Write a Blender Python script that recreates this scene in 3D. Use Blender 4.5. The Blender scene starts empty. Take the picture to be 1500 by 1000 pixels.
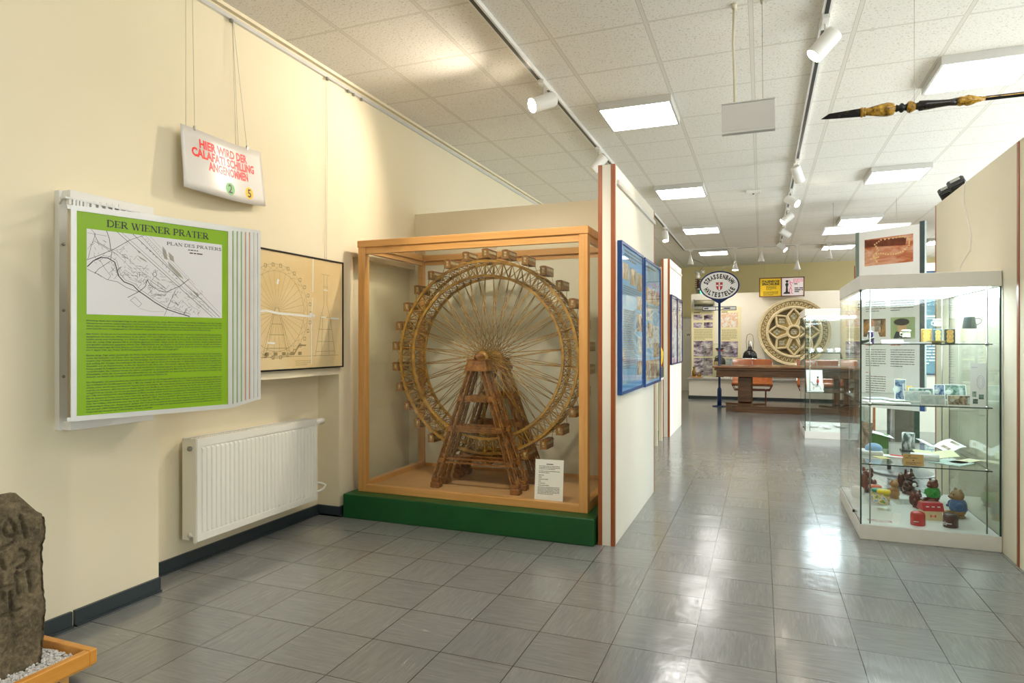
import bpy, math, random
from mathutils import Vector, Matrix, noise
random.seed(7)
scene = bpy.context.scene
# ------------------------------------------------------------ camera, world, exposure
PI = math.pi
YAW = math.atan(365 / 940)
cam_data = bpy.data.cameras.new('camera')
cam_data.sensor_width = 36.0
cam_data.lens = 940 / 1500 * 36.0
cam_data.clip_start = 0.05
cam_data.clip_end = 100
camera = bpy.data.objects.new('camera', cam_data)
scene.collection.objects.link(camera)
camera.location = (0, 0, 1.5)
camera.rotation_euler = (PI / 2, 0, YAW)
scene.camera = camera
world = bpy.data.worlds.new('world')
scene.world = world
world.use_nodes = True
world.node_tree.nodes['Background'].inputs[0].default_value = (0.9, 0.95, 1, 1)
world.node_tree.nodes['Background'].inputs[1].default_value = 0.3
scene.view_settings.view_transform = 'Standard'
scene.view_settings.look = 'None'
scene.view_settings.exposure = 1.05
scene.view_settings.gamma = 1
scene.view_settings.use_curve_mapping = False
scene.cycles.max_bounces = 10
scene.cycles.diffuse_bounces = 5
scene.cycles.glossy_bounces = 4
scene.cycles.transparent_max_bounces = 40
scene.cycles.use_denoising = True
scene.cycles.sample_clamp_indirect = 6
scene.cycles.caustics_reflective = False
PANEL_STRENGTH = 8.5      # ceiling luminaires
SPOT_WATT = 60
ADDED_WIN_RIGHT = 100  # added windows on the side where the ceiling looks bluish from daylight
ADDED_WIN_FRONT = 250  # added windows behind the camera, fill light for the foreground

# ------------------------------------------------------------ materials
def lin(h):
    h = h.lstrip('#')
    r = []
    for i in (0, 2, 4):
        v = int(h[i:i + 2], 16) / 255
        r.append(v / 12.92 if v <= 0.04045 else ((v + 0.055) / 1.055) ** 2.4)
    return (r[0], r[1], r[2], 1)

class NT:
    def __init__(s, name):
        s.m = bpy.data.materials.new(name); s.m.use_nodes = True
        s.t = s.m.node_tree; s.b = s.t.nodes['Principled BSDF']; s.out = s.t.nodes['Material Output']
        s._c = None
    def n(s, typ, **k):
        x = s.t.nodes.new(typ)
        for a, v in k.items(): setattr(x, a, v)
        return x
    def l(s, a, b): s.t.links.new(a, b)
    def put(s, sock, v):
        if isinstance(v, bpy.types.NodeSocket): s.l(v, sock)
        else: sock.default_value = v
    def math(s, op, a, b=0.0, c=None):
        x = s.n('ShaderNodeMath', operation=op); s.put(x.inputs[0], a); s.put(x.inputs[1], b)
        if c is not None: s.put(x.inputs[2], c)
        return x.outputs[0]
    def coord(s):
        if s._c is None: s._c = s.n('ShaderNodeTexCoord').outputs['Object']
        return s._c
    def scaled(s, sc, rot=(0, 0, 0)):
        x = s.n('ShaderNodeMapping'); s.l(s.coord(), x.inputs[0]); x.inputs['Scale'].default_value = sc
        x.inputs['Rotation'].default_value = rot
        return x.outputs[0]
    def noise(s, vec, scale, detail=3, rough=0.5, dist=0.0):
        x = s.n('ShaderNodeTexNoise'); s.l(vec, x.inputs['Vector']); x.inputs['Scale'].default_value = scale
        x.inputs['Detail'].default_value = detail; x.inputs['Roughness'].default_value = rough
        x.inputs['Distortion'].default_value = dist
        return x.outputs['Fac']
    def ramp(s, fac, stops, interp='LINEAR'):
        x = s.n('ShaderNodeValToRGB'); s.l(fac, x.inputs[0]); e = x.color_ramp.elements
        x.color_ramp.interpolation = interp
        while len(e) < len(stops): e.new(0.5)
        for i, (p, c) in enumerate(stops): e[i].position = p; e[i].color = lin(c) if isinstance(c, str) else c
        return x.outputs[0]
    def mix(s, fac, a, b, mode='MIX'):
        x = s.n('ShaderNodeMix', data_type='RGBA', blend_type=mode)
        s.put(x.inputs[0], fac); s.put(x.inputs[6], a); s.put(x.inputs[7], b)
        return x.outputs[2]
    def bump(s, h, strength=0.3, dist=0.01):
        x = s.n('ShaderNodeBump'); x.inputs['Strength'].default_value = strength
        x.inputs['Distance'].default_value = dist; s.l(h, x.inputs['Height']); s.l(x.outputs[0], s.b.inputs['Normal'])

def plain(name, col, rough=0.5, metal=0.0, var=0.06, scale=8, spec=0.5, coat=0.0, bump=0.0):
    s = NT(name)
    c = lin(col)
    d = tuple(max(0, v * (1 - var)) for v in c[:3]) + (1,)
    e = tuple(min(1, v * (1 + var)) for v in c[:3]) + (1,)
    f = s.noise(s.coord(), scale, 3)
    s.l(s.ramp(f, [(0.3, d), (0.7, e)]), s.b.inputs['Base Color'])
    s.b.inputs['Roughness'].default_value = rough; s.b.inputs['Metallic'].default_value = metal
    s.b.inputs['Specular IOR Level'].default_value = spec
    s.b.inputs['Coat Weight'].default_value = coat
    if bump: s.bump(f, bump)
    return s.m

def wood(name, a, b, axis=2, rough=0.4, sc=9, coat=0.0):
    s = NT(name); v = [sc * 3] * 3; v[axis] = sc * 0.15
    f = s.noise(s.scaled(tuple(v)), 1.0, 5, 0.6, 0.8)
    s.l(s.ramp(f, [(0.3, a), (0.7, b)]), s.b.inputs['Base Color'])
    s.b.inputs['Roughness'].default_value = rough; s.b.inputs['Coat Weight'].default_value = coat
    s.bump(f, 0.08)
    return s.m

def glass(name, tint, refl=1.0, base=0.028, graze=0.85):
    s = NT(name)
    tr = s.n('ShaderNodeBsdfTransparent'); tr.inputs[0].default_value = tint
    gl = s.n('ShaderNodeBsdfGlossy'); gl.inputs['Roughness'].default_value = 0.01; gl.inputs[0].default_value = (refl, refl, refl, 1)
    g = s.n('ShaderNodeNewGeometry'); dt = s.n('ShaderNodeVectorMath', operation='DOT_PRODUCT')
    s.l(g.outputs['Incoming'], dt.inputs[0]); s.l(g.outputs['Normal'], dt.inputs[1])
    k = s.math('POWER', s.math('SUBTRACT', 1.0, s.math('ABSOLUTE', dt.outputs['Value'])), 5.0)
    fac = s.math('ADD', base, s.math('MULTIPLY', k, graze))
    mx = s.n('ShaderNodeMixShader'); s.l(fac, mx.inputs[0]); s.l(tr.outputs[0], mx.inputs[1]); s.l(gl.outputs[0], mx.inputs[2])
    s.l(mx.outputs[0], s.out.inputs[0])
    return s.m

def emit(name, col, st):
    s = NT(name); s.b.inputs['Base Color'].default_value = (0.9, 0.9, 0.9, 1)
    s.b.inputs['Emission Color'].default_value = lin(col); s.b.inputs['Emission Strength'].default_value = st
    return s.m

def picture(name, stops, scale=6, detail=6, rough=0.25, stretch=(1, 1, 1), dist=0.6):
    s = NT(name); f = s.noise(s.scaled(stretch), scale, detail, 0.65, dist)
    s.l(s.ramp(f, stops), s.b.inputs['Base Color']); s.b.inputs['Roughness'].default_value = rough
    return s.m

def wall_mat(name, col, dark):
    s = NT(name); f = s.noise(s.coord(), 1.3, 4); g = s.noise(s.coord(), 90, 2)
    s.l(s.ramp(f, [(0.25, dark), (0.75, col)]), s.b.inputs['Base Color']); s.b.inputs['Roughness'].default_value = 0.75
    s.b.inputs['Specular IOR Level'].default_value = 0.25
    s.bump(g, 0.06, 0.004)
    return s.m

def tile_axes(s, size, ox, oy):
    sep = s.n('ShaderNodeSeparateXYZ'); s.l(s.coord(), sep.inputs[0])
    u = s.math('DIVIDE', s.math('SUBTRACT', sep.outputs[0], ox), size)
    v = s.math('DIVIDE', s.math('SUBTRACT', sep.outputs[1], oy), size)
    iu, iv = s.math('FLOOR', u), s.math('FLOOR', v)
    fu, fv = s.math('FRACT', u), s.math('FRACT', v)
    return iu, iv, fu, fv

def seam(s, f, w):
    a = s.math('LESS_THAN', f, w); b = s.math('GREATER_THAN', f, 1 - w)
    return s.math('MAXIMUM', a, b)

def floor_mat():
    s = NT('floor_tiles'); iu, iv, fu, fv = tile_axes(s, 0.378, -0.314, 0.12)
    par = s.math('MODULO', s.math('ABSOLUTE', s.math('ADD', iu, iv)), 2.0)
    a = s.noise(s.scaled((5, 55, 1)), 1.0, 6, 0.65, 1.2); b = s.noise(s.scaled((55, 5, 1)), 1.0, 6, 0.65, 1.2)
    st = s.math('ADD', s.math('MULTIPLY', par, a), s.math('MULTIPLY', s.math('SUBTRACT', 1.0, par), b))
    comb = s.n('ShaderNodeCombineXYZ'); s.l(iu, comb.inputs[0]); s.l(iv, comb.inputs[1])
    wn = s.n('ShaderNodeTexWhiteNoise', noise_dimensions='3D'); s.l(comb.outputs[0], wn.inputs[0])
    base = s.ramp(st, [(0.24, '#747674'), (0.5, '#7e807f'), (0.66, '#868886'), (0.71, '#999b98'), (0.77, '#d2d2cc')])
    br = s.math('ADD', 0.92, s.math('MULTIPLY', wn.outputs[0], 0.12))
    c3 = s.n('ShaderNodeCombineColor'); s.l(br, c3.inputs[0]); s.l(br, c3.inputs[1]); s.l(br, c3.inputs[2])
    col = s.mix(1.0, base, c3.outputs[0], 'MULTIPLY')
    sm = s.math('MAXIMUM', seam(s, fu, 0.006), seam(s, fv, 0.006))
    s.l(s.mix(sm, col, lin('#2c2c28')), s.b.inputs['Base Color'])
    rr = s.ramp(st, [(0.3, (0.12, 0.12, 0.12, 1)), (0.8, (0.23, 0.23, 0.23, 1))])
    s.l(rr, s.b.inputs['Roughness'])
    s.b.inputs['Specular IOR Level'].default_value = 0.75
    s.b.inputs['IOR'].default_value = 1.6
    wav = s.noise(s.coord(), 5.0, 3)
    h = s.math('ADD', s.math('ADD', s.math('MULTIPLY', wav, 1.0), s.math('MULTIPLY', st, 0.06)), s.math('MULTIPLY', wn.outputs[0], 0.15))
    s.bump(h, 0.14, 0.02)
    return s.m

def ceiling_mat():
    s = NT('ceiling_tiles'); iu, iv, fu, fv = tile_axes(s, 0.70, -1.467, 5.30)
    g = s.noise(s.scaled((1, 1, 1)), 70, 2, 0.5, 0.7)
    base = s.ramp(g, [(0.34, '#c9c3b6'), (0.42, '#e6e2da'), (1.0, '#e9e5dd')])
    sm = s.math('MAXIMUM', seam(s, fu, 0.019), seam(s, fv, 0.010))
    ed = s.math('MAXIMUM', seam(s, fu, 0.023), seam(s, fv, 0.014))
    c = s.mix(ed, base, lin('#b0aa9e'))
    s.l(s.mix(sm, c, lin('#dad5ca')), s.b.inputs['Base Color']); s.b.inputs['Roughness'].default_value = 0.9
    s.bump(g, 0.35, 0.004)
    return s.m

M = {}
M['wall'] = wall_mat('wall_paint', '#ebe0c4', '#e7dcbe')
M['wall_yellow'] = wall_mat('wall_paint_yellow', '#e2d6a8', '#ddd1a2')
M['panel'] = wall_mat('partition_paint', '#ece8dd', '#e9e4d8')
M['panel_warm'] = wall_mat('partition_warm', '#e9e0ca', '#e5dcc4')
M['floor'] = floor_mat(); M['ceiling'] = ceiling_mat()
M['trimwood'] = wood('red_brown_edge', '#8a451c', '#a45a28', 2, 0.35)
M['base'] = plain('slate_baseboard', '#2f383b', 0.35)
M['white'] = plain('white_lacquer', '#e6e4df', 0.3, var=0.01)
M['radiator'] = plain('radiator_enamel', '#ecebe2', 0.3, var=0.01)
M['alu'] = plain('white_aluminium', '#d8d8d6', 0.3, 0.3, 0.03)
M['chrome'] = plain('chrome', '#c9c9c6', 0.15, 1.0, 0.02)
M['steel'] = plain('brushed_steel', '#a3a39b', 0.35, 0.9, 0.05)
M['black'] = plain('black_lacquer', '#191a1b', 0.3)
M['dark'] = plain('dark_plastic', '#2b2c2e', 0.4)
M['beech'] = wood('beech_wood_upright', '#c68f4c', '#d6a464', 2, 0.35)
M['beech_x'] = wood('beech_wood_rail', '#c68f4c', '#d6a464', 0, 0.35)
M['beech_y'] = wood('beech_wood_side', '#c68f4c', '#d6a464', 1, 0.35)
M['mdf'] = plain('tan_board', '#c39a68', 0.6, var=0.05, scale=4)
M['green'] = plain('green_paint', '#0a4f22', 0.4, var=0.15, scale=5)
M['glass'] = glass('clear_glass', (0.94, 0.965, 0.955, 1))
M['glass2'] = glass('case_glass', (0.985, 0.99, 0.975, 1), 1.0, 0.022, 0.6)
M['matteglass'] = glass('picture_glass', (0.985, 0.99, 0.985, 1), 1.0, 0.012, 0.30)
s_ = NT('glass_edge'); s_.b.inputs['Base Color'].default_value = lin('#123c34'); s_.b.inputs['Roughness'].default_value = 0.1; M['edge'] = s_.m
s_ = NT('glass_edge_pale'); s_.b.inputs['Base Color'].default_value = lin('#5f8f80'); s_.b.inputs['Roughness'].default_value = 0.1; M['edge2'] = s_.m
M['light'] = emit('luminaire_diffuser', '#fffcf8', PANEL_STRENGTH)
M['bluelight'] = emit('cool_diffuser', '#c9dcf8', 0.42)
M['lens'] = emit('spot_lens', '#fff0d6', 30)
M['lens_off'] = plain('spot_lens_dim', '#d8d4c8', 0.2)
M['caselight'] = emit('case_diffuser', '#e8f6ff', 7.0)
M['black_text'] = plain('black_print', '#20221e', 0.5, var=0.0)
M['grey_text'] = plain('grey_print', '#5a5a56', 0.5, var=0.0)
M['red_text'] = plain('red_print', '#f0302c', 0.35, var=0.0)
M['paper'] = plain('white_paper', '#eeedea', 0.55, var=0.01)
M['glossy_paper'] = plain('glossy_white_card', '#dcd8d2', 0.28, var=0.01, coat=0.15)
M['poster_green'] = plain('green_poster', '#86b01f', 0.22, var=0.03, scale=2)
M['blueframe'] = plain('blue_frame', '#1b4c94', 0.25, var=0.03)
M['navy'] = plain('navy_enamel', '#1d3566', 0.25, var=0.05)
M['brass'] = plain('aged_brass', '#8a6a34', 0.35, 0.8, 0.2, 30)
M['tablewood'] = wood('dark_table_wood', '#4b2f1a', '#6f4a2c', 0, 0.22, coat=0.3)
M['tabletop'] = wood('table_top_wood', '#7a5236', '#94674a', 0, 0.2, coat=0.3)
M['red'] = plain('red_lacquer', '#7c2a20', 0.35)
M['seat'] = wood('orange_bent_ply', '#994f26', '#b96c36', 2, 0.15, 4, coat=0.6)
M['stone_cast'] = plain('sandstone', '#d6c6a0', 0.85, var=0.12, scale=25, bump=0.5)
M['stone_dark'] = plain('stained_recess', '#a8965f', 0.9, var=0.2, scale=20)  # darker tan of the slab behind the tracery
M['orn'] = plain('grey_ornament', '#b9b5a0', 0.8, var=0.15, scale=30)
M['marble'] = plain('grey_marble', '#9c9890', 0.3, var=0.12, scale=25)
M['porcelain'] = plain('white_porcelain', '#efeeea', 0.12, var=0.0, coat=0.4)
M['wire'] = plain('steel_wire', '#a8a090', 0.4, 0.5)

# ------------------------------------------------------------ scene graph helpers
COL = scene.collection
WM = {}
def wm(o): return WM.get(o.name, Matrix.Identity(4)) if o else Matrix.Identity(4)
def thing(name, label, cat, loc=(0, 0, 0), rotz=0.0, group=None):
    o = bpy.data.objects.new(name, None); COL.objects.link(o); o.empty_display_size = 0.1
    o.location = loc; o.rotation_euler = (0, 0, rotz); o['label'] = label; o['category'] = cat
    if group: o['group'] = group
    WM[o.name] = Matrix.Translation(loc) @ Matrix.Rotation(rotz, 4, 'Z')
    return o
def tag(o, label, cat, group=None, kind=None):
    o['label'] = label; o['category'] = cat
    if group: o['group'] = group
    if kind: o['kind'] = kind
    return o
def dup(root, loc, rotz=None, label=None, group=None, only=None):
    r = root.copy(); COL.objects.link(r); r.location = loc
    if rotz is not None: r.rotation_euler = (0, 0, rotz)
    if label: r['label'] = label
    if group: r['group'] = group
    WM[r.name] = Matrix.Translation(r.location) @ Matrix.Rotation(r.rotation_euler.z, 4, 'Z')
    for ch in [o for o in bpy.data.objects if o.parent == root]:
        c = ch.copy(); COL.objects.link(c); c.parent = r
        for g in [o for o in bpy.data.objects if o.parent == ch]:
            d = g.copy(); COL.objects.link(d); d.parent = c
    return r

def frame(o, r, u):
    r = Vector(r).normalized(); u = Vector(u); u = (u - r * u.dot(r)).normalized(); n = r.cross(u)
    m = Matrix((r, u, n)).transposed().to_4x4(); m.translation = Vector(o); return m
_font = {}
def glyph_mesh(s, bold):
    k = (s, bold)
    if k not in _font:
        cu = bpy.data.curves.new('lettering', 'FONT'); cu.body = s; cu.size = 1; cu.resolution_u = 2; cu.offset = bold
        cu.fill_mode = 'FRONT'
        ob = bpy.data.objects.new('lettering', cu); COL.objects.link(ob)
        me = bpy.data.meshes.new_from_object(ob)
        vs = [tuple(v.co) for v in me.vertices]; fs = [tuple(p.vertices) for p in me.polygons]
        bpy.data.objects.remove(ob); bpy.data.curves.remove(cu); bpy.data.meshes.remove(me)
        _font[k] = (vs, fs)
    return _font[k]

class MB:
    def __init__(s): s.v = []; s.f = []; s.mi = []; s.sm = []; s.M = Matrix.Identity(4); s.mat = 0
    def add(s, vs, fs, smooth=False):
        o = len(s.v); s.v += [s.M @ Vector(q) for q in vs]
        for f in fs: s.f.append(tuple(i + o for i in f)); s.mi.append(s.mat); s.sm.append(smooth)
        return s
    def box(s, a, b, bev=0.0):
        x0, y0, z0 = a; x1, y1, z1 = b
        if x0 > x1: x0, x1 = x1, x0
        if y0 > y1: y0, y1 = y1, y0
        if z0 > z1: z0, z1 = z1, z0
        if bev <= 0:
            return s.add([(x0, y0, z0), (x1, y0, z0), (x1, y1, z0), (x0, y1, z0), (x0, y0, z1), (x1, y0, z1), (x1, y1, z1), (x0, y1, z1)],
                  [(0, 3, 2, 1), (4, 5, 6, 7), (0, 1, 5, 4), (1, 2, 6, 5), (2, 3, 7, 6), (3, 0, 4, 7)])
        e = min(bev, (x1 - x0) / 2.01, (y1 - y0) / 2.01, (z1 - z0) / 2.01)
        def ring(z, k): return [(x0 + k + (e - k), y0 + k, z), (x1 - k - (e - k), y0 + k, z), (x1 - k, y0 + k + (e - k), z), (x1 - k, y1 - k - (e - k), z),
                                (x1 - k - (e - k), y1 - k, z), (x0 + k + (e - k), y1 - k, z), (x0 + k, y1 - k - (e - k), z), (x0 + k, y0 + k + (e - k), z)]
        vs = ring(z0, e) + ring(z0 + e, 0) + ring(z1 - e, 0) + ring(z1, e)
        fs = [tuple(range(7, -1, -1)), tuple(range(24, 32))]
        for r in range(3):
            for i in range(8):
                j = (i + 1) % 8; fs.append((r * 8 + i, r * 8 + j, r * 8 + 8 + j, r * 8 + 8 + i))
        return s.add(vs, fs)
    def tube(s, pts, r, n=8, closed=False, smooth=True, cap=True):
        pts = [Vector(p) for p in pts]; m = len(pts); rr = r if isinstance(r, (list, tuple)) else [r] * m
        vs = []; prev = None
        for i, p in enumerate(pts):
            if closed: t = pts[(i + 1) % m] - pts[i - 1]
            else: t = pts[min(i + 1, m - 1)] - pts[max(i - 1, 0)]
            t.normalize()
            if prev is None:
                a = Vector((0, 0, 1)) if abs(t.z) < 0.9 else Vector((1, 0, 0)); x = t.cross(a).normalized()
            else: x = (prev - t * prev.dot(t)).normalized()
            prev = x; y = t.cross(x)
            for k in range(n):
                an = 2 * PI * (k + 0.5) / n; vs.append(p + (x * math.cos(an) + y * math.sin(an)) * rr[i])
        fs = []
        for i in range(m if closed else m - 1):
            j = (i + 1) % m
            for k in range(n): l = (k + 1) % n; fs.append((i * n + k, i * n + l, j * n + l, j * n + k))
        if cap and not closed: fs += [tuple(range(n - 1, -1, -1)), tuple((m - 1) * n + k for k in range(n))]
        return s.add(vs, fs, smooth)
    def bar(s, a, b, w): return s.tube([a, b], w * 0.7071, 4, smooth=False)
    def lathe(s, c, prof, n=24, axis='Z', smooth=True):
        c = Vector(c); vs = []; fs = []
        for (r, h) in prof:
            for k in range(n):
                an = 2 * PI * k / n; p = (r * math.cos(an), r * math.sin(an), h)
                if axis == 'X': p = (p[2], p[0], p[1])
                if axis == 'Y': p = (p[1], p[2], p[0])
                vs.append(c + Vector(p))
        m = len(prof)
        for i in range(m - 1):
            for k in range(n): l = (k + 1) % n; fs.append((i * n + k, i * n + l, (i + 1) * n + l, (i + 1) * n + k))
        fs += [tuple(range(n - 1, -1, -1)), tuple((m - 1) * n + k for k in range(n))]
        return s.add(vs, fs, smooth)
    def ball(s, c, r, n=12):
        if not isinstance(r, (tuple, list)): r = (r, r, r)
        vs = []; fs = []; h = n // 2 + 1
        for i in range(h + 1):
            t = PI * i / h
            for k in range(n):
                a = 2 * PI * k / n
                vs.append((c[0] + r[0] * math.sin(t) * math.cos(a), c[1] + r[1] * math.sin(t) * math.sin(a), c[2] - r[2] * math.cos(t)))
        for i in range(h):
            for k in range(n): l = (k + 1) % n; fs.append((i * n + k, i * n + l, (i + 1) * n + l, (i + 1) * n + k))
        return s.add(vs, fs, True)
    def rect(s, x0, y0, x1, y1, z=0.0): return s.add([(x0, y0, z), (x1, y0, z), (x1, y1, z), (x0, y1, z)], [(0, 1, 2, 3)])
    def poly(s, pts, z=0.0): return s.add([(p[0], p[1], z) for p in pts], [tuple(range(len(pts)))])
    def prism(s, pts, z0, z1):
        n = len(pts); vs = [(p[0], p[1], z0) for p in pts] + [(p[0], p[1], z1) for p in pts]
        return s.add(vs, [tuple(range(n - 1, -1, -1)), tuple(range(n, 2 * n))] + [(i, (i + 1) % n, n + (i + 1) % n, n + i) for i in range(n)])
    def stroke(s, pts, w, z=0.0):
        for (ax, ay), (bx, by) in zip(pts[:-1], pts[1:]):
            dx, dy = bx - ax, by - ay; L = math.hypot(dx, dy)
            if L < 1e-9: continue
            nx, ny = -dy / L * w / 2, dx / L * w / 2; ex, ey = dx / L * w * 0.2, dy / L * w * 0.2
            s.add([(ax - nx - ex, ay - ny - ey, z), (bx - nx + ex, by - ny + ey, z), (bx + nx + ex, by + ny + ey, z), (ax + nx - ex, ay + ny - ey, z)], [(0, 1, 2, 3)])
        return s
    def text(s, st, x, y, h, w=None, align='L', bold=0.0, z=0.0):
        vs, fs = glyph_mesh(st, bold)
        if not vs: return s
        x0 = min(v[0] for v in vs); x1 = max(v[0] for v in vs)
        k = h / 0.70; kx = k if w is None else w / max(1e-6, x1 - x0)
        W = (x1 - x0) * kx
        off = {'L': 0, 'C': -W / 2, 'R': -W}[align]
        return s.add([(x + off + (v[0] - x0) * kx, y + v[1] * k, z) for v in vs], fs)
    def lines(s, x0, x1, ytop, n, lh, hh, rnd=1, gap=0.25):      # illegibly small print: rows of word-long dashes
        R = random.Random(rnd)
        for i in range(n):
            y = ytop - i * lh; x = x0; end = x1 if i < n - 1 else x0 + (x1 - x0) * R.uniform(0.3, 0.8)
            while x < end - hh:
                w = min(R.uniform(1.5, 6) * hh, end - x); s.rect(x, y - hh, x + w, y); x += w + hh * gap * 2.5
        return s
    def build(s, name, mats, parent=None, label=None, kind=None):
        if not isinstance(mats, (list, tuple)): mats = [mats]
        if parent is None:
            xs = [v.x for v in s.v]; ys = [v.y for v in s.v]; zs = [v.z for v in s.v]
            org = Matrix.Translation(((min(xs) + max(xs)) / 2, (min(ys) + max(ys)) / 2, min(zs)))
            if kind == 'structure': org = Matrix.Identity(4)
        else: org = wm(parent)
        inv = org.inverted()
        me = bpy.data.meshes.new(name); me.from_pydata([tuple(inv @ v) for v in s.v], [], s.f)
        for m in mats: me.materials.append(M[m] if isinstance(m, str) else m)
        me.polygons.foreach_set('material_index', s.mi); me.polygons.foreach_set('use_smooth', s.sm); me.update()
        o = bpy.data.objects.new(name, me); COL.objects.link(o)
        if parent is None: o.location = org.translation
        else: o.parent = parent
        WM[o.name] = org
        if label: o['label'] = label
        if kind: o['kind'] = kind
        return o
def struct(name, mb, m): return mb.build(name, m, None, kind='structure')
def bx(*boxes, bev=0.0):
    m = MB()
    for a, b in boxes: m.box(a, b, bev)
    return m
def arc(cx, cy, rx, ry, a0, a1, n=12): return [(cx + rx * math.cos(math.radians(a0 + (a1 - a0) * i / n)), cy + ry * math.sin(math.radians(a0 + (a1 - a0) * i / n))) for i in range(n + 1)]
YZ = lambda x, y, z: frame((x, y, z), (0, 1, 0), (0, 0, 1))        # writing plane facing +x (reads along +y)
XZ = lambda x, y, z: frame((x, y, z), (1, 0, 0), (0, 0, 1))        # writing plane facing -y

# ------------------------------------------------------------ the room
H = 3.77
struct('floor', bx(((-3.8, -3, -0.1), (5.4, 20.5, 0))), 'floor')
struct('ceiling', bx(((-3.8, -3, H), (5.4, 20.5, H + 0.1))), 'ceiling')
struct('wall_left', bx(((-3.8, -3, 0), (-3.38, 2.83, H)), ((-3.8, 2.83, 1.22), (-3.38, 4.6, H)), ((-3.8, 2.83, 0), (-3.6, 4.6, 1.22)),
       ((-3.8, 4.6, 0), (-3.38, 4.8, H)), ((-3.8, 4.8, 2.25), (-3.38, 5.9, H)), ((-3.8, 4.8, 0), (-3.45, 5.9, 2.25)), ((-3.8, 5.9, 0), (-3.38, 20.3, H))), 'wall')
struct('wall_back', bx(((-3.8, 20.3, 0), (5.4, 20.5, H))), 'wall_yellow')

# unseen windows added to brighten the room: right wall and behind the photographer
def window_wall(name, axis, lo, hi, spans, z0, z1, mat):
    m = MB(); e = lo
    def seg(a, b, za, zb):
        if axis == 'Y': m.box((5.2, a, za), (5.4, b, zb))
        else: m.box((a, -3.2, za), (b, -3.0, zb))
    for a, b in spans: seg(e, a, 0, H); seg(a, b, 0, z0); seg(a, b, z1, H); e = b
    seg(e, hi, 0, H); return struct(name, m, mat)
WR = [(-1.6, 1.2), (2.2, 5.0), (6.0, 8.8), (9.8, 12.2), (16.2, 19.4)]
WF = [(-2.9, -.9), (-.3, 1.7), (2.3, 4.5)]
window_wall('wall_right', 'Y', -3, 20.3, WR, .9, 2.9, 'wall_yellow')
window_wall('wall_front', 'X', -3.8, 5.4, WF, .9, 3.3, 'wall')
nwin = 0
for axis, spans, wt in (('Y', WR, ADDED_WIN_RIGHT), ('X', WF, ADDED_WIN_FRONT)):
    for a, b in spans:
        nwin += 1; m = MB(); TP = 2.9 if axis == 'Y' else 3.3
        for u0, u1, v0, v1 in ((a, a + .06, .9, TP), (b - .06, b, .9, TP), ((a + b) / 2 - .03, (a + b) / 2 + .03, .96, TP - .06), (a + .06, b - .06, .9, .96), (a + .06, b - .06, TP - .06, TP)):
            if axis == 'Y': m.box((5.24, u0, v0), (5.3, u1, v1))
            else: m.box((u0, -3.1, v0), (u1, -3.04, v1))
        w_ = struct('window_%d' % nwin, m, 'white')
        g = MB()
        if axis == 'Y': g.box((5.265, a + .06, .96), (5.271, b - .06, TP - .06))
        else: g.box((a + .06, -3.073, .96), (b - .06, -3.067, TP - .06))
        g.build('pane', 'glass2', w_)
        L = bpy.data.lights.new('window_daylight', 'AREA'); L.shape = 'RECTANGLE'; L.size = b - a - .1; L.size_y = TP - 1.05; L.energy = wt * (b - a) / 2.5 * (.6 if a > 16 else 1); L.color = (.86, .93, 1.0) if axis == 'Y' else (1, .97, .92)  # area light of an added, unseen window
        lo = bpy.data.objects.new('window_daylight', L); COL.objects.link(lo)
        if axis == 'Y': lo.location = (5.42, (a + b) / 2, .45 + TP / 2); lo.rotation_euler = (PI / 2, 0, PI / 2)
        else: lo.location = ((a + b) / 2, -3.22, 2.1); lo.rotation_euler = (PI / 2, 0, PI)
bb = MB()
for a, b in (((-3.38, -3, 0), (-3.362, 2.30, .085)), ((-3.38, 2.315, 0), (-3.362, 2.83, .085)), ((-3.6, 2.83, 0), (-3.582, 4.6, .085)),
             ((-3.6, 4.582, 0), (-3.362, 4.6, .085)), ((-3.38, 4.6, 0), (-3.362, 4.79, .085)), ((-3.45, 4.8, 0), (-3.432, 5.85, .085))):
    bb.box(a, b); bb.box((a[0], a[1], 0), (b[0] + .012, b[1], .012))
struct('baseboard_left', bb, 'base')
struct('trim_1', bx(((-3.38, -3, 3.745), (-3.345, 19, H))), 'wall')
struct('baseboard_back', bx(((-3.38, 20.28, 0), (5.2, 20.3, .085))), 'base')
dm = MB(); dm.box((-3.3, 20.27, 0.0), (-1.2, 20.3, 2.2)); 
door = struct('door_1', dm, 'white')
MB().box((-3.34, 20.24, 2.2), (-1.16, 20.3, 2.25)).build('door_frame', 'steel', door)
sg = thing('wall_plate', 'small white plate lettered W on the pale back door', 'sign', (-2.06, 20.26, 1.62))
MB().box((-2.17, 20.255, 1.60), (-1.96, 20.268, 1.79)).build('plate', 'paper', sg)
m = MB(); m.M = XZ(-2.13, 20.252, 1.67); m.text('W', 0, 0, .07, bold=.02); m.build('lettering', 'black_text', sg)

# ------------------------------------------------------------ ceiling luminaires
lum = None
cells = []
for cx, nm in ((-1.115, 'left'), (1.685, 'right')):
    for k in range(-1, 4): cells.append((cx, 6.35 + 3.5 * (k + 0), nm, k))
ordn = {0: 'nearest', 1: 'second', 2: 'third', 3: 'farthest'}
def make_panel():
    t = thing('ceiling_light', 'x', 'ceiling light', (0, 0, H - .065), 0, 'square ceiling luminaires')
    m = MB()
    for a, b in (((-.345, -.345), (.345, -.325)), ((-.345, .325), (.345, .345)), ((-.345, -.325), (-.325, .325)), ((.325, -.325), (.345, .325))):
        m.box((a[0], a[1], H - .065), (b[0], b[1], H))
    m.box((-.325, -.325, H - .02), (.325, .325, H))
    m.build('frame', plain('luminaire_frame', '#c9c7c2', .4, var=.01), t)
    MB().box((-.325, -.325, H - .055), (.325, .325, H - .045)).build('diffuser', 'light', t)
    return t
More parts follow.
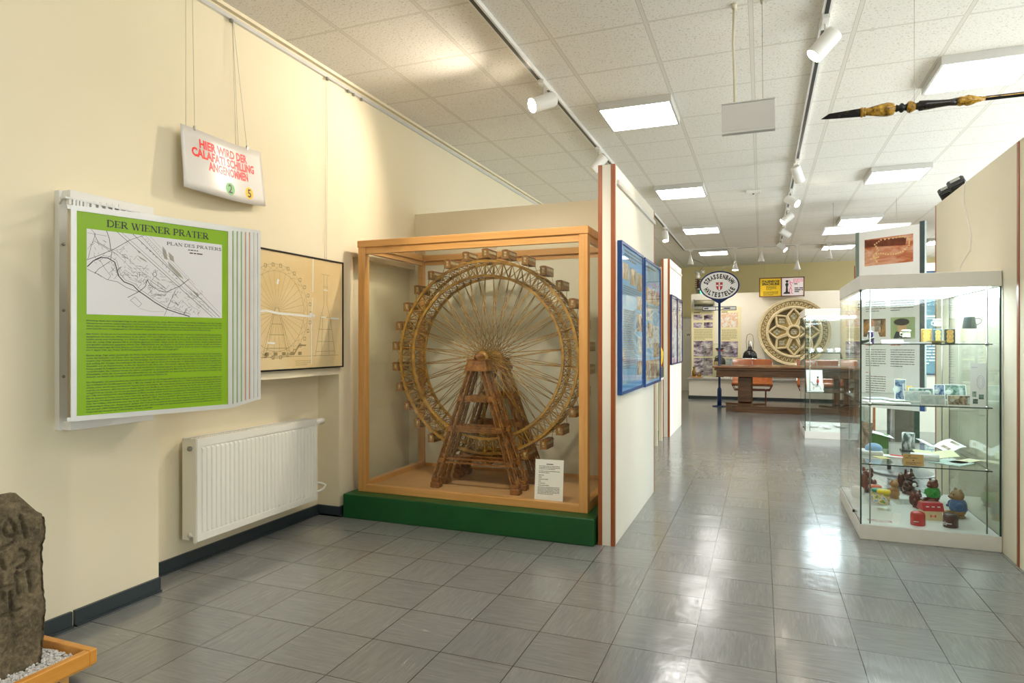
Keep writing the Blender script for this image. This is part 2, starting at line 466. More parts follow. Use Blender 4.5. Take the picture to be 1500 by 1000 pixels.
for cx, cy, nm, k in cells:
    lb = ('square lit ceiling luminaire, %s in the %s row' % (ordn.get(k, 'the one before the nearest'), nm)) if k >= 0 else 'square lit ceiling luminaire overhead before the %s row' % nm
    if lum is None: lum = make_panel(); lum.location = (cx, cy, H - .065); lum['label'] = lb
    else: dup(lum, (cx, cy, H - .065), 0, lb)
for x, y in ((3.8, 2.85), (3.8, 9.85), (3.8, 16.85), (-2.5, -0.65)):
    dup(lum, (x, y, H - .065), 0, 'square lit ceiling luminaire out of the frame')

# tracks
def track(x0, y0, x1, y1, label):
    t = thing('lighting_track', label, 'lighting track', ((x0 + x1) / 2, (y0 + y1) / 2, H - .035))
    m = MB(); g = MB()
    if x0 == x1:
        m.box((x0 - .028, y0, H - .035), (x0 + .028, y1, H)); g.box((x0 - .013, y0, H - .037), (x0 + .013, y1, H - .03))
    else:
        m.box((x0, y0 - .028, H - .035), (x1, y0 + .028, H)); g.box((x0, y0 - .013, H - .037), (x1, y0 + .013, H - .03))
    m.build('profile', 'white', t); g.build('contact_groove', 'black', t)
    return t
track(-1.77, .3, -1.77, 16.2, 'long white lighting track on the ceiling, left one, running over the middle partition')
track(.415, 3.9, .415, 16.2, 'long white lighting track on the ceiling, right one, running over the aisle')
track(-1.74, 16.3, 2.2, 16.3, 'white lighting track crossing the far end of the ceiling')

def spot(x, y, d, label, lit, watt=0, length=.2, r=.06, group='cylindrical track spotlights', size=70, soft=.025):
    t = thing('track_spotlight', label, 'spotlight', (x, y, H - .04), 0, group)
    d = Vector(d).normalized()
    m = MB(); m.box((x - .026, y - .09, H - .07), (x + .026, y + .09, H - .036), .004); m.build('adapter', 'white', t)
    c = Vector((x, y, H - .20))
    MB().tube([(x, y, H - .07), (x, y, H - .15), tuple(c)], .008).build('stem', 'white', t)
    a = c - d * length * .45; b = c + d * length * .55
    MB().tube([tuple(a), tuple(a + d * .01), tuple(b - d * .005), tuple(b)], [r * .93, r, r, r * .97], 28, smooth=False).build('housing', 'white', t)
    MB().tube([tuple(b), tuple(b + d * .004)], r * .86, 28, smooth=False).build('lens', 'lens' if lit else 'lens_off', t)
    if watt:
        L = bpy.data.lights.new('spot_beam', 'SPOT'); L.energy = watt; L.spot_size = math.radians(size); L.spot_blend = .6; L.color = (1, .87, .70); L.shadow_soft_size = soft
        lo = bpy.data.objects.new('spot_beam', L); COL.objects.link(lo); lo.parent = t
        lo.location = tuple(b + d * .02 - Vector((x, y, H - .04))); lo.rotation_mode = 'QUATERNION'; lo.rotation_quaternion = d.to_track_quat('-Z', 'Y')
    return t
spot(-1.75, 5.27, (-.66, -.72, -.42), 'white track spotlight, nearest on the left track, lit and turned to the wall signs', True, SPOT_WATT * 1.0, .23, .065, size=110)
spot(-1.75, 2.9, (-.14, 2.2, -1.8), 'lit white track spotlight overhead on the left track, aimed at the wheel case', True, 90, size=58, soft=.10)
spot(-1.75, 7.3, (-.75, -.15, -.85), 'unlit white track spotlight on the left track just before the middle partition', False)
spot(-1.75, 12.8, (.1, -.3, -1), 'small lit spotlight on the left track seen beyond the middle partition', True, 20)
spot(.415, 4.94, (-.75, -.1, -.85), 'large white track spotlight, nearest on the right track, lens glowing', True, SPOT_WATT * .8)
spot(.415, 8.65, (.35, .5, -.9), 'white track spotlight, second on the right track, turned away', False)
spot(.415, 10.3, (.8, -.5, -.6), 'lit track spotlight, third on the right track, turned to the right', True, 25)
spot(.415, 11.7, (-.7, -.2, -.6), 'lit track spotlight, fourth on the right track, turned down to the left', True, 25)
spot(.415, 13.3, (.8, .3, -.5), 'white track spotlight, fifth on the right track, turned away', False)
spot(.415, 15.2, (.6, -.2, -.6), 'lit track spotlight, last and farthest on the right track', True, 20)
def cone_spot(x, y, lit, label, drop=0.0):
    t = thing('track_spotlight', label, 'spotlight', (x, y, H - .04), 0, 'cone shaped spotlights at the far end')
    MB().box((x - .05, y - .026, H - .065), (x + .05, y + .026, H - .036)).build('adapter', 'white', t)
    MB().tube([(x, y, H - .06), (x, y, H - .16 - drop)], .012).build('stem', 'white', t)
    z = H - .16 - drop
    MB().lathe((x, y, z), [(.02, 0), (.03, -.06), (.055, -.15), (.075, -.21), (.07, -.215)]).build('housing', 'white', t)
    MB().lathe((x, y, z - .217), [(.066, 0), (.05, -.012)]).build('lens', 'lens' if lit else 'lens_off', t)
    if lit:
        L = bpy.data.lights.new('spot_beam', 'SPOT'); L.energy = 45; L.spot_size = 1.9; L.spot_blend = .6; L.color = (1, .9, .74); L.shadow_soft_size = .05
        lo = bpy.data.objects.new('spot_beam', L); COL.objects.link(lo); lo.parent = t; lo.location = (0, 0, -.37 - drop); lo.rotation_euler = (math.radians(35), 0, 0)
cone_spot(-1.62, 16.3, False, 'white cone spotlight at the left end of the far cross track')
cone_spot(-.58, 16.3, True, 'lit cone spotlight glowing right above the tram stop sign', .18)
cone_spot(0.0, 16.3, False, 'white cone spotlight on the far cross track above the table')
cone_spot(.78, 16.3, False, 'low white cone spotlight right of the yellow and pink framed notices', .22)
cone_spot(1.45, 16.3, False, 'white cone spotlight at the right end of the far cross track')
t = thing('ceiling_sensor', 'small flat white sensor box on the ceiling in the aisle', 'sensor', (-.11, 10.3, H - .05))
MB().box((-.21, 10.25, H - .05), (-.01, 10.35, H), .006).build('body', 'white', t)
MB().lathe((-.11, 10.3, H - .05), [(.014, 0), (.012, -.012)], 12).build('sensor_eye', 'dark', t)

# hanging blank board
t = thing('hanging_sign', 'blank pale grey sign box hanging from the ceiling by a pipe and a wire', 'sign', (-.08, 4.57, 2.9))
MB().box((-.248, 4.55, 2.91), (.086, 4.59, 3.095), .004).build('box', plain('grey_sign', '#c9c8c5', .45, var=.01), t)
MB().box((-.25, 4.545, 2.895), (.088, 4.595, 2.911), .003).build('bottom_rail', 'alu', t)
MB().box((-.25, 4.545, 3.094), (.088, 4.595, 3.102), .002).build('top_rail', 'alu', t)
MB().tube([(-.165, 4.57, 3.10), (-.168, 4.57, 3.3), (-.176, 4.57, 3.5), (-.17, 4.57, 3.74)], .009).lathe((-.17, 4.57, H - .03), [(.016, 0), (.022, .03)]).build('pipe', plain('cream_pipe', '#cfc7ae', .5), t)
MB().tube([(.01, 4.57, 3.10), (.005, 4.57, H)], .002, 5).lathe((.005, 4.57, H - .03), [(.008, 0), (.012, .03)]).build('wire', 'wire', t)

# suspended cool panel light
t = thing('suspended_light', 'long bluish flat light panel hanging below the ceiling behind the rosary banner', 'ceiling light', (1.55, 11.7, 3.3))
MB().box((.95, 11.4, 3.305), (2.15, 12.05, 3.33)).build('housing', 'alu', t)
MB().box((.96, 11.41, 3.298), (2.14, 12.04, 3.305)).build('diffuser', 'bluelight', t)
for x in (1.1, 2.0): MB().tube([(x, 11.7, 3.33), (x, 11.7, H)], .003, 5).build('wire', 'wire', t)

# picture rail on the left wall
t = thing('picture_rail', 'thin white picture rail high along the left wall', 'picture rail', (-3.37, 6, 3.7))
MB().box((-3.38, -2.9, 3.69), (-3.365, 12, 3.725)).box((-3.365, -2.9, 3.69), (-3.357, 12, 3.70)).build('rail', 'alu', t)
for y in (3.05, 3.377, 4.41, 4.70, 4.78, 4.9): MB().box((-3.366, y - .01, 3.668), (-3.35, y + .01, 3.692)).build('hook', 'steel', t)
# ------------------------------------------------------------ partitions
PH = 2.8
def partition(name, x0, y0, x1, y1, label, h=PH, edges=(), mat='panel', rail=None, tz=.027):
    t = thing(name, label, 'partition wall', ((x0 + x1) / 2, (y0 + y1) / 2, 0), 0)
    MB().box((x0, y0, 0), (x1, y1, h)).build('panel', mat, t)
    for e in edges:
        MB().box((e[0], e[1], 0), (e[2], e[3], h)).build('edge_strip', 'trimwood', t)
    return t
e = .003; w = .028
p = partition('partition_wall', -1.12, 4.65, -1.0, 6.517, 'cream partition with red-brown edges and two blue posters, right of the glass case',
    edges=((-1.12 - e, 4.65 - e, -1.12 + w, 4.65 + w), (-1.0 - w, 4.65 - e, -1.0 + e, 4.65 + w), (-1.0 - w, 6.517 - w, -1.0 + e, 6.517 + e), (-1.12 - e, 6.517 - w, -1.12 + w, 6.517 + e)))
rl = MB().box((-1.0, 4.72, 2.665), (-.982, 6.5, 2.70)).build('picture_rail', 'alu', p)
p = partition('partition_wall', -1.46, 10.28, -1.34, 11.9, 'narrow cream partition with red-brown edges farther down the aisle',
    edges=((-1.46 - e, 10.28 - e, -1.46 + w, 10.28 + w), (-1.34 - w, 10.28 - e, -1.34 + e, 10.28 + w), (-1.34 - w, 11.9 - w, -1.34 + e, 11.9 + e)))
MB().box((-1.34, 10.35, 2.665), (-1.322, 11.85, 2.70)).build('picture_rail', 'alu', p)
partition('partition_wall', -3.38, 10.95, -1.463, 11.05, 'cream partition joined to the left of the far narrow partition', h=2.75, mat='panel_warm')
partition('partition_wall', -3.38, 5.90, -1.124, 6.0, 'warm cream partition closing off the back of the glass case', mat='panel_warm', h=2.83)
p = partition('partition_wall', 1.6, 1.5, 1.72, 7.4, 'long cream partition behind the right glass display case', h=2.835, mat='panel_warm',
    edges=((1.6 - e, 7.4 - w, 1.72 + e, 7.4 + e),))
MB().box((1.6 - .006, 5.19, 0), (1.6 + .01, 5.225, 2.83)).build('joint_strip', 'trimwood', p)
MB().tube([(1.595, 6.38, 2.84), (1.59, 6.39, 2.80), (1.592, 6.42, 2.68), (1.592, 6.33, 2.52), (1.592, 6.22, 2.38), (1.592, 6.24, 2.25), (1.592, 6.50, 2.15), (1.592, 6.6, 2.03)], .004, 6).build('cable', 'white', p)
p = partition('partition_wall', 1.50, 12.4, 4.9, 12.5, 'white partition with a red-brown left edge behind the display cases', mat='panel',
    edges=((1.50 - e, 12.4 - e, 1.50 + w, 12.5 + e), (1.77, 12.4 - e, 1.81, 12.4 + .01)))
# posters on partitions
def framed_poster(x, y0, y1, z0, z1, label, style, frame_mat='blueframe', group=None):
    t = thing('framed_poster', label, 'poster', (x, (y0 + y1) / 2, z0), 0, group)
    f = .022; d = .035
    m = MB(); m.box((x, y0, z0), (x + d, y0 + f, z1)); m.box((x, y1 - f, z0), (x + d, y1, z1)); m.box((x, y0 + f, z0), (x + d, y1 - f, z0 + f)); m.box((x, y0 + f, z1 - f), (x + d, y1 - f, z1))
    m.build('frame', frame_mat, t)
    m = MB(); m.box((x, y0 + f, z0 + f), (x + .024, y1 - f, z1 - f)); m.build('print', style[0], t)
    W = y1 - y0; Hh = z1 - z0
    for i, (a, b, c, d2, mt) in enumerate(style[1]):
        q = MB(); q.M = YZ(x + .0246 + i * .0002, y0, z0); q.rect(a * W, b * Hh, c * W, d2 * Hh); q.build('picture', mt, t)
    q = MB(); q.M = YZ(x + .0275, y0, z0)
    for (a, b, c, n, lh, hh) in style[2]: q.lines(a * W, c * W, b * Hh, n, lh, hh, rnd=int(a * 99 + n))
    if q.v: q.build('small_print', 'grey_text', t)
    MB().box((x + .029, y0 + f, z0 + f), (x + .031, y1 - f, z1 - f)).build('glazing', 'matteglass', t)
    return t
M['sepia'] = picture('sepia_photo', [(0.3, '#4e3b30'), (0.5, '#a48c78'), (0.62, '#d9d2c2')], 9)
M['bluemap'] = picture('pale_blue_print', [(0.35, '#5fa2d8'), (0.55, '#8fc2e8'), (0.7, '#dde9f0')], 3)
M['engraving'] = picture('engraving_print', [(0.3, '#4b6c8c'), (0.45, '#a8bccb'), (0.6, '#e8e3d6')], 14)
M['bluebg'] = plain('sky_blue_print', '#4a9bdb', .3, var=.04, scale=2)
M['violetphoto'] = picture('violet_grey_photo', [(0.35, '#3e3040'), (0.5, '#a598a8'), (0.6, '#e6dfe4')], 5, stretch=(1, 1, 2))
M['warmphoto'] = picture('warm_photo', [(0.3, '#6b3018'), (0.5, '#b5683c'), (0.7, '#e6c9a0')], 5)
st1 = ('bluemap', [(.0, .66, 1, 1, 'bluebg'), (.08, .76, .33, .87, 'sepia'), (.38, .74, .66, .86, 'sepia'), (.70, .72, .98, .85, 'sepia'), (.72, .58, .95, .68, 'sepia'),
     (.70, .42, .97, .55, 'sepia'), (.72, .25, .97, .38, 'engraving'), (.72, .10, .96, .2, 'sepia'), (.05, .22, .2, .3, 'engraving'), (0.03, .02, .97, .06, 'bluebg')],
     [(.15, .96, .95, 3, .03, .012), (.1, .72, .9, 4, .018, .006), (.1, .56, .6, 26, .018, .007)])
st2 = ('bluemap', [(.05, .66, .95, .78, 'sepia'), (.05, .52, .5, .62, 'engraving'), (.1, .3, .9, .48, 'engraving'), (.2, .38, .5, .5, 'sepia'), (.08, .04, .95, .2, 'sepia'), (.55, .22, .95, .34, 'sepia')],
     [(.1, .95, .7, 2, .03, .012), (.5, .85, .95, 4, .018, .007), (.1, .64, .9, 2, .018, .006)])
framed_poster(-1.0, 4.745, 5.70, 1.10, 2.255, 'blue framed blue printed poster on the middle partition, nearer one', st1)
framed_poster(-1.0, 5.79, 6.74, 1.09, 2.255, 'blue framed pale printed poster on the middle partition, farther one beyond its edge', st2)
st3 = ('violetphoto', [(.1, .6, .5, .85, 'sepia'), (.55, .1, .9, .5, 'engraving')], [(.1, .95, .9, 3, .04, .015)])
framed_poster(-1.34, 10.30, 11.02, 1.13, 2.24, 'navy framed grey poster on the far narrow partition, nearer one', st3, 'navy')
framed_poster(-1.34, 11.06, 11.78, 1.13, 2.23, 'navy framed grey poster on the far narrow partition, farther one', st3, 'navy')
# black lamps standing on the right partition
for y, z, lb in ((6.9, 2.86, 'angular black floodlight on top of the right partition, nearer one'), (7.22, 2.85, 'angular black floodlight on top of the right partition, farther one')):
    t = thing('floodlight', lb, 'floodlight', (1.66, y, 2.835), 0, 'black floodlights on the partition')
    MB().box((1.645, y - .012, 2.835), (1.675, y + .012, 2.875)).build('bracket', 'black', t)
    m = MB(); m.M = Matrix.Translation((1.66, y, 2.925)) @ Matrix.Rotation(math.radians(38), 4, 'X') @ Matrix.Rotation(math.radians(-30), 4, 'Y')
    m.box((-.07, -.055, -.045), (.07, .03, .05), .008); m.box((-.06, .03, -.035), (.06, .055, .04), .004)
    for k in range(5): m.box((-.055, -.07, -.035 + k * .018), (.055, -.055, -.030 + k * .018))
    m.build('housing', 'black', t)
    m = MB(); m.M = Matrix.Translation((1.66, y, 2.925)) @ Matrix.Rotation(math.radians(38), 4, 'X') @ Matrix.Rotation(math.radians(-30), 4, 'Y')
    m.box((-.05, .055, -.028), (.05, .060, .033)).box((-.04, -.03, .05), (.04, .01, .062), .004); m.build('reflector', 'steel', t)

# ------------------------------------------------------------ hanging notice on the left wall
t = thing('hanging_notice', 'white curved notice with red capitals hanging on wires above the green panel', 'notice', (-3.3, 3.22, 2.4))
N = 28; m = MB(); vs = []; fs = []
def notice(u, v):      # u along +y 0..1, v up 0..1
    y = 2.925 + .715 * u; x = -3.316 + .030 * math.sin(u * PI * 1.2 + .4) + .008 * math.cos(v * 3)
    z = 2.445 + .39 * v + (-.022 * math.sin(u * PI) + .026 * u) * 1.0 - .0 * u
    return Vector((x + .014 * (1 - v), y + .02 * u * (1 - v), z))
for j in range(9):
    for i in range(N + 1): vs.append(notice(i / N, j / 8))
n0 = len(vs); vs += [q + Vector((-.0012, 0, 0)) for q in vs]
for j in range(8):
    for i in range(N):
        a = j * (N + 1) + i; fs.append((a, a + 1, a + N + 2, a + N + 1)); fs.append((n0 + a, n0 + a + N + 1, n0 + a + N + 2, n0 + a + 1))
ed = [i for i in range(N + 1)]; 
for a, b in list(zip(range(0, N), range(1, N + 1))) + [(8 * (N + 1) + i + 1, 8 * (N + 1) + i) for i in range(N)] + [((j + 1) * (N + 1), j * (N + 1)) for j in range(8)] + [(j * (N + 1) + N, (j + 1) * (N + 1) + N) for j in range(8)]:
    fs.append((b, a, n0 + a, n0 + b))
m.add(vs, fs, True); m.build('sheet', 'glossy_paper', t)
def wrap(mb2d, off):     # lay flat lettering onto the curved sheet
    for i, q in enumerate(mb2d.v):
        p0 = notice(q.x, q.y); mb2d.v[i] = p0 + Vector((off, 0, 0))
    return mb2d
m = MB()
for s_, x, y, w_, h_ in (('HIER WIRD DER', .17, .72, .60, .135), ('CALAFATI SCHILLING', .09, .56, .775, .135), ('ANGENOMMEN', .25, .40, .51, .135)): m.text(s_, x, y, h_, w_, bold=.042)
wrap(m, .0015).build('lettering', 'red_text', t)
for cx, mt, ch in ((.49, plain('green_dot', '#5fae5c', .4), '2'), (.76, plain('yellow_dot', '#f2c318', .4), '5')):
    m = MB(); m.poly(arc(cx, .19, .060, .105, 0, 348.75, 31)); wrap(m, .0014); b = m.build('coin_dot', mt, t)
    m = MB(); m.text(ch, cx, .12, .14, .05, 'C', bold=.02); wrap(m, .0022).build('numeral', 'black_text', b)
m = MB()
for y, ty, tz in ((2.96, 3.0, 3.69), (3.02, 3.05, 3.69), (3.37, 3.377, 3.69), (3.395, 3.38, 3.69), (3.49, 3.385, 3.69)):
    z = notice((y - 2.925) / .715, 1).z
    m.tube([(notice((y - 2.925) / .715, 1).x, y, z), (-3.352, ty, tz)], .0013, 5)
m.build('hanging_wire', 'wire', t)
for y in (3.02, 3.49):
    z = notice((y - 2.925) / .715, 1).z; x = notice((y - 2.925) / .715, 1).x; MB().box((x - .006, y - .006, z - .012), (x + .006, y + .006, z + .018), .002).build('clip', 'steel', t)


# ------------------------------------------------------------ flip panel display
SER = {}
T_, t_ = .17, .06
def bowl(cx, cy, rx, ry, a0, a1, n=10): return arc(cx, cy, rx, ry, a0, a1, n)
def sf(x, y, w=.26): return ([(x - w / 2, y), (x + w / 2, y)], t_)
SER['D'] = (.82, [([(.16, 0), (.16, 1)], T_), ([(.02, .03), (.4, .03)], t_), ([(.02, .97), (.4, .97)], t_), (bowl(.36, .5, .38, .47, 90, -90), .12)])
SER['E'] = (.72, [([(.16, 0), (.16, 1)], T_), ([(.02, .03), (.62, .03)], t_), ([(.02, .97), (.60, .97)], t_), ([(.16, .5), (.45, .5)], t_), ([(.62, .0), (.64, .26)], .07), ([(.60, 1), (.62, .76)], .07), ([(.46, .38), (.46, .62)], .05)])
SER['R'] = (.80, [([(.16, 0), (.16, 1)], T_), sf(.16, .03, .32), ([(.02, .97), (.4, .97)], t_), (bowl(.36, .73, .24, .24, 90, -90), .11), ([(.16, .49), (.4, .49)], t_), ([(.36, .49), (.68, .03)], T_), ([(.6, .03), (.82, .03)], t_)])
SER['W'] = (1.12, [([(.12, .97), (.36, 0)], T_ * .9), ([(.36, 0), (.58, .9)], t_), ([(.54, .97), (.76, 0)], T_ * .9), ([(.76, 0), (1.02, .97)], t_), sf(.12, .97, .28), sf(.54, .97, .28), sf(1.02, .97, .22)])
SER['I'] = (.36, [([(.18, 0), (.18, 1)], T_), sf(.18, .03, .34), sf(.18, .97, .34)])
SER['N'] = (.86, [([(.14, 0), (.14, 1)], t_), ([(.14, .97), (.70, .03)], T_), ([(.72, 0), (.72, 1)], t_), sf(.14, .03), sf(.10, .97), sf(.72, .97)])
SER['P'] = (.70, [([(.16, 0), (.16, 1)], T_), sf(.16, .03, .34), ([(.02, .97), (.38, .97)], t_), (bowl(.34, .71, .26, .26, 90, -90), .12), ([(.16, .45), (.36, .45)], t_)])
SER['A'] = (.84, [([(.14, .03), (.40, .98)], t_), ([(.40, .98), (.68, .03)], T_), ([(.22, .34), (.58, .34)], t_), sf(.13, .03, .24), sf(.68, .03, .30)])
SER['T'] = (.72, [([(.36, 0), (.36, 1)], T_), ([(.04, .97), (.68, .97)], t_), sf(.36, .03, .34), ([(.05, 1), (.04, .74)], .06), ([(.67, 1), (.68, .74)], .06)])
SER['L'] = (.66, [([(.16, 0), (.16, 1)], T_), sf(.16, .97, .32), ([(.02, .03), (.60, .03)], t_), ([(.60, 0), (.62, .28)], .06)])
SER['S'] = (.60, [(arc(.29, .74, .21, .22, 20, 230, 8) + arc(.29, .27, .22, .24, 80, -140, 8), .13)])
SER[' '] = (.34, [])
def serif(mb, s, x, y, h, w):
    tot = sum(SER[c][0] for c in s); k = w / tot; cx = x
    for c in s:
        for pts, ww in SER[c][1]: mb.stroke([(cx + px * k, y + py * h) for px, py in pts], ww * (h + k) / 2)
        cx += SER[c][0] * k
fd = thing('flip_panel_display', 'white wall rack of hinged poster wings, green park text and map in front', 'display rack', (-3.38, 2.4, 1.05))
m = MB()
m.box((-3.38, 2.22, 1.045), (-3.345, 2.262, 2.275)); m.box((-3.38, 2.68, 1.045), (-3.345, 2.72, 2.275))
m.box((-3.38, 2.262, 1.06), (-3.36, 2.68, 1.10)); m.box((-3.38, 2.262, 2.22), (-3.36, 2.68, 2.26))
m.box((-3.345, 2.235, 2.225), (-3.285, 2.72, 2.275), .002); m.box((-3.345, 2.235, 1.045), (-3.285, 2.72, 1.09), .002)
m.build('wall_frame', 'white', fd)
m = MB()
for z in (1.32, 1.66, 2.0): m.tube([(-3.345, 2.241, z), (-3.342, 2.241, z)], .008, 12)
m.build('screw', 'steel', fd)
MB().tube([(-3.31, 2.2, 2.2), (-3.17, 2.12, 2.2)], .006).build('hinge_arm', 'alu', fd)
WW, WH, Z0 = .81, 1.05, 1.112
dirw = Vector((.238, .766, 0)).normalized()
def wing_frame(i): return frame((-3.117 - .004 * i, 2.125 + .037 * i, Z0 + .004 * i), dirw, (0, 0, 1))
PT = ["Erholung, Spaß und Vergnügen liegt in der menschlichen Natur. Jeder Mensch möchte dem Alltag entfliehen, mit der Familie",
"Gemeinsames erleben, sowie Lebenslust und Freude verspüren. Wo sollte das in Wien besser gelingen als im Prater? Der Prater mit",
"seinen Naturschönheiten, der Möglichkeit die verschiedensten Sportarten zu betreiben, Sportveranstaltungen zu besuchen oder die",
"unterschiedlichsten Vergnügungen im Wurstelprater zu genießen, bietet allen Generationen die gewünschte Abwechslung.", None,
"Der Prater, so wie wir ihn heute kennen, hat sich über viele Jahrhunderte entwickelt. In den Praterauen befanden sich die kaiserlichen",
"Jagdgebiete mit enormen Wildreichtum. In den Jahren 1537 und 1538 ließ Kaiser Ferdinand I. die große Kastanienallee anpflanzen und",
"stellte somit eine Verbindung vom Schloss Augarten zum Jagdrevier des Hofs im Prater her. Am Ende dieser Allee, damals",
"noch der „Lange Weg“ genannt, ließ er ein kleines Jägerhaus errichten. Später wurde das obere „Grüne Lusthaus“, zudem ausgezeichnetes",
"und gänzlich umzäuntes Jagdgebiet erbaut. Der Öffentlichkeit war der Eintritt in den Prater generell verboten, es gab verschiedene",
"Ausnahmeregelungen für hohe Beamte und Damen des Hofs. Erst der „Volkskaiser“ Joseph II. brach mit diesen Traditionen und machte",
"am 7. April 1766 den Prater als Erholungsgebiet für das Volk öffentlich zugänglich.", None,
"Bereits einige Tage später genehmigte der Kaiser bürgerlichen Gastwirten und Kaffeesiedern den Verkauf von Speisen und Getränken,",
"sowie das Aufstellen von Zelten. Zum Vergnügen der Wiener entstanden kurz darauf auch verschiedene Buden, die für Spiel und Spaß",
"sorgten. Der Vorläufer und letztendlich der Namensgeber des Wurstelpraters war das dem Wiener Bürgerstand gehörige „Stadtgut“, das",
"sich entlang der heutigen Ausstellungsstraße befand. Dort gab es schon seit Anfang des 17. Jahrhunderts Wirtshäuser, Kegelbahnen,",
"Schaukeln und ein Puppentheater, in dem der Hanswurst, der Ahne aller „Wurschteln“ agierte. Sehr rasch entwickelte sich auf dem vom",
"Kaiser Joseph II. freigegebenen Bereich ein stetig wachsender Vergnügungspark. Im Laufe der Zeit kam es auch in der Hauptallee zu",
"Veränderungen, das Lusthaus wurde neu erbaut und gewährte durch seinen Rundbau freie Aussicht auf den damals vorbeifließenden",
"Donaukanal, sowie der Donauarme. Eine Besonderheit war die Anlegestelle vor dem Lusthaus, dann das interessante Schauspiel der",
"Ankunft und Abfahrt der Dampfboote lockte immer zahlreiches Publikum an.", None,
"Die Hauptallee war auch berühmt als schönste Korsostraße für die Wagenauffahrten des Hofs, sowie der Angehörigen des Adels und",
"des wohlhabenden Großbürgertums. Der 1. Mai war Auftakt der Saison und man zählte bis zu 1.500 mit Blumen geschmückte Kutschen,",
"welche schon damals einen beachtlichen Verkehrsstau verursachten. Mit besonderem Interesse wurde die Kleidung der eleganten Damen",
"und Herren bestaunt, denn bei diesem Anlass wurde auch die Mode der Saison kreiert. Wichtig war es für diese Gesellschaft, zu sehen",
"und gesehen zu werden. Auf Grund des immer größer werdenden Besucherstroms scheint es nicht verwunderlich, dass in der Hauptallee",
"um 1780 kurz nacheinander drei Kaffeehäuser eröffnet wurden, welche durch ihre musikalischen Veranstaltungen sehr berühmt wurden.",
"Pferde spielten im Prater immer schon eine sehr große Rolle. In der Freudenau wurden schon frühzeitig Wettrennen und Turniere",
"abgehalten. Die älteste bauliche Anlage stammt aus dem Jahr 1839, welche in späteren Jahren durch Neubau der Tribünen ersetzt wurde.",
"Was das Vollblut dem Aristokraten, das ist der Traber dem Bürger und nicht ohne Berechtigung hat man die Trabrennen und deren",
"Kultivierung in Wien den „Bürgersport“ getauft. Die Trabrennen, welche in der Hauptallee abgehalten wurden, gibt es in Wien bereits",
"seit dem Jahr 1869. Während der Weltausstellung im Jahr 1873 beteiligte sich die Aristokratie zunehmend und daraufhin wurde vor dem",
"Ostportal der Rotunde der Trabrennplatz „Krieau“ angelegt."]
greens = ['poster_green', plain('wing_print_green', '#9cc07c', .4), plain('wing_print_white', '#e4e2da', .4), plain('wing_print_tan', '#dba888', .4)]
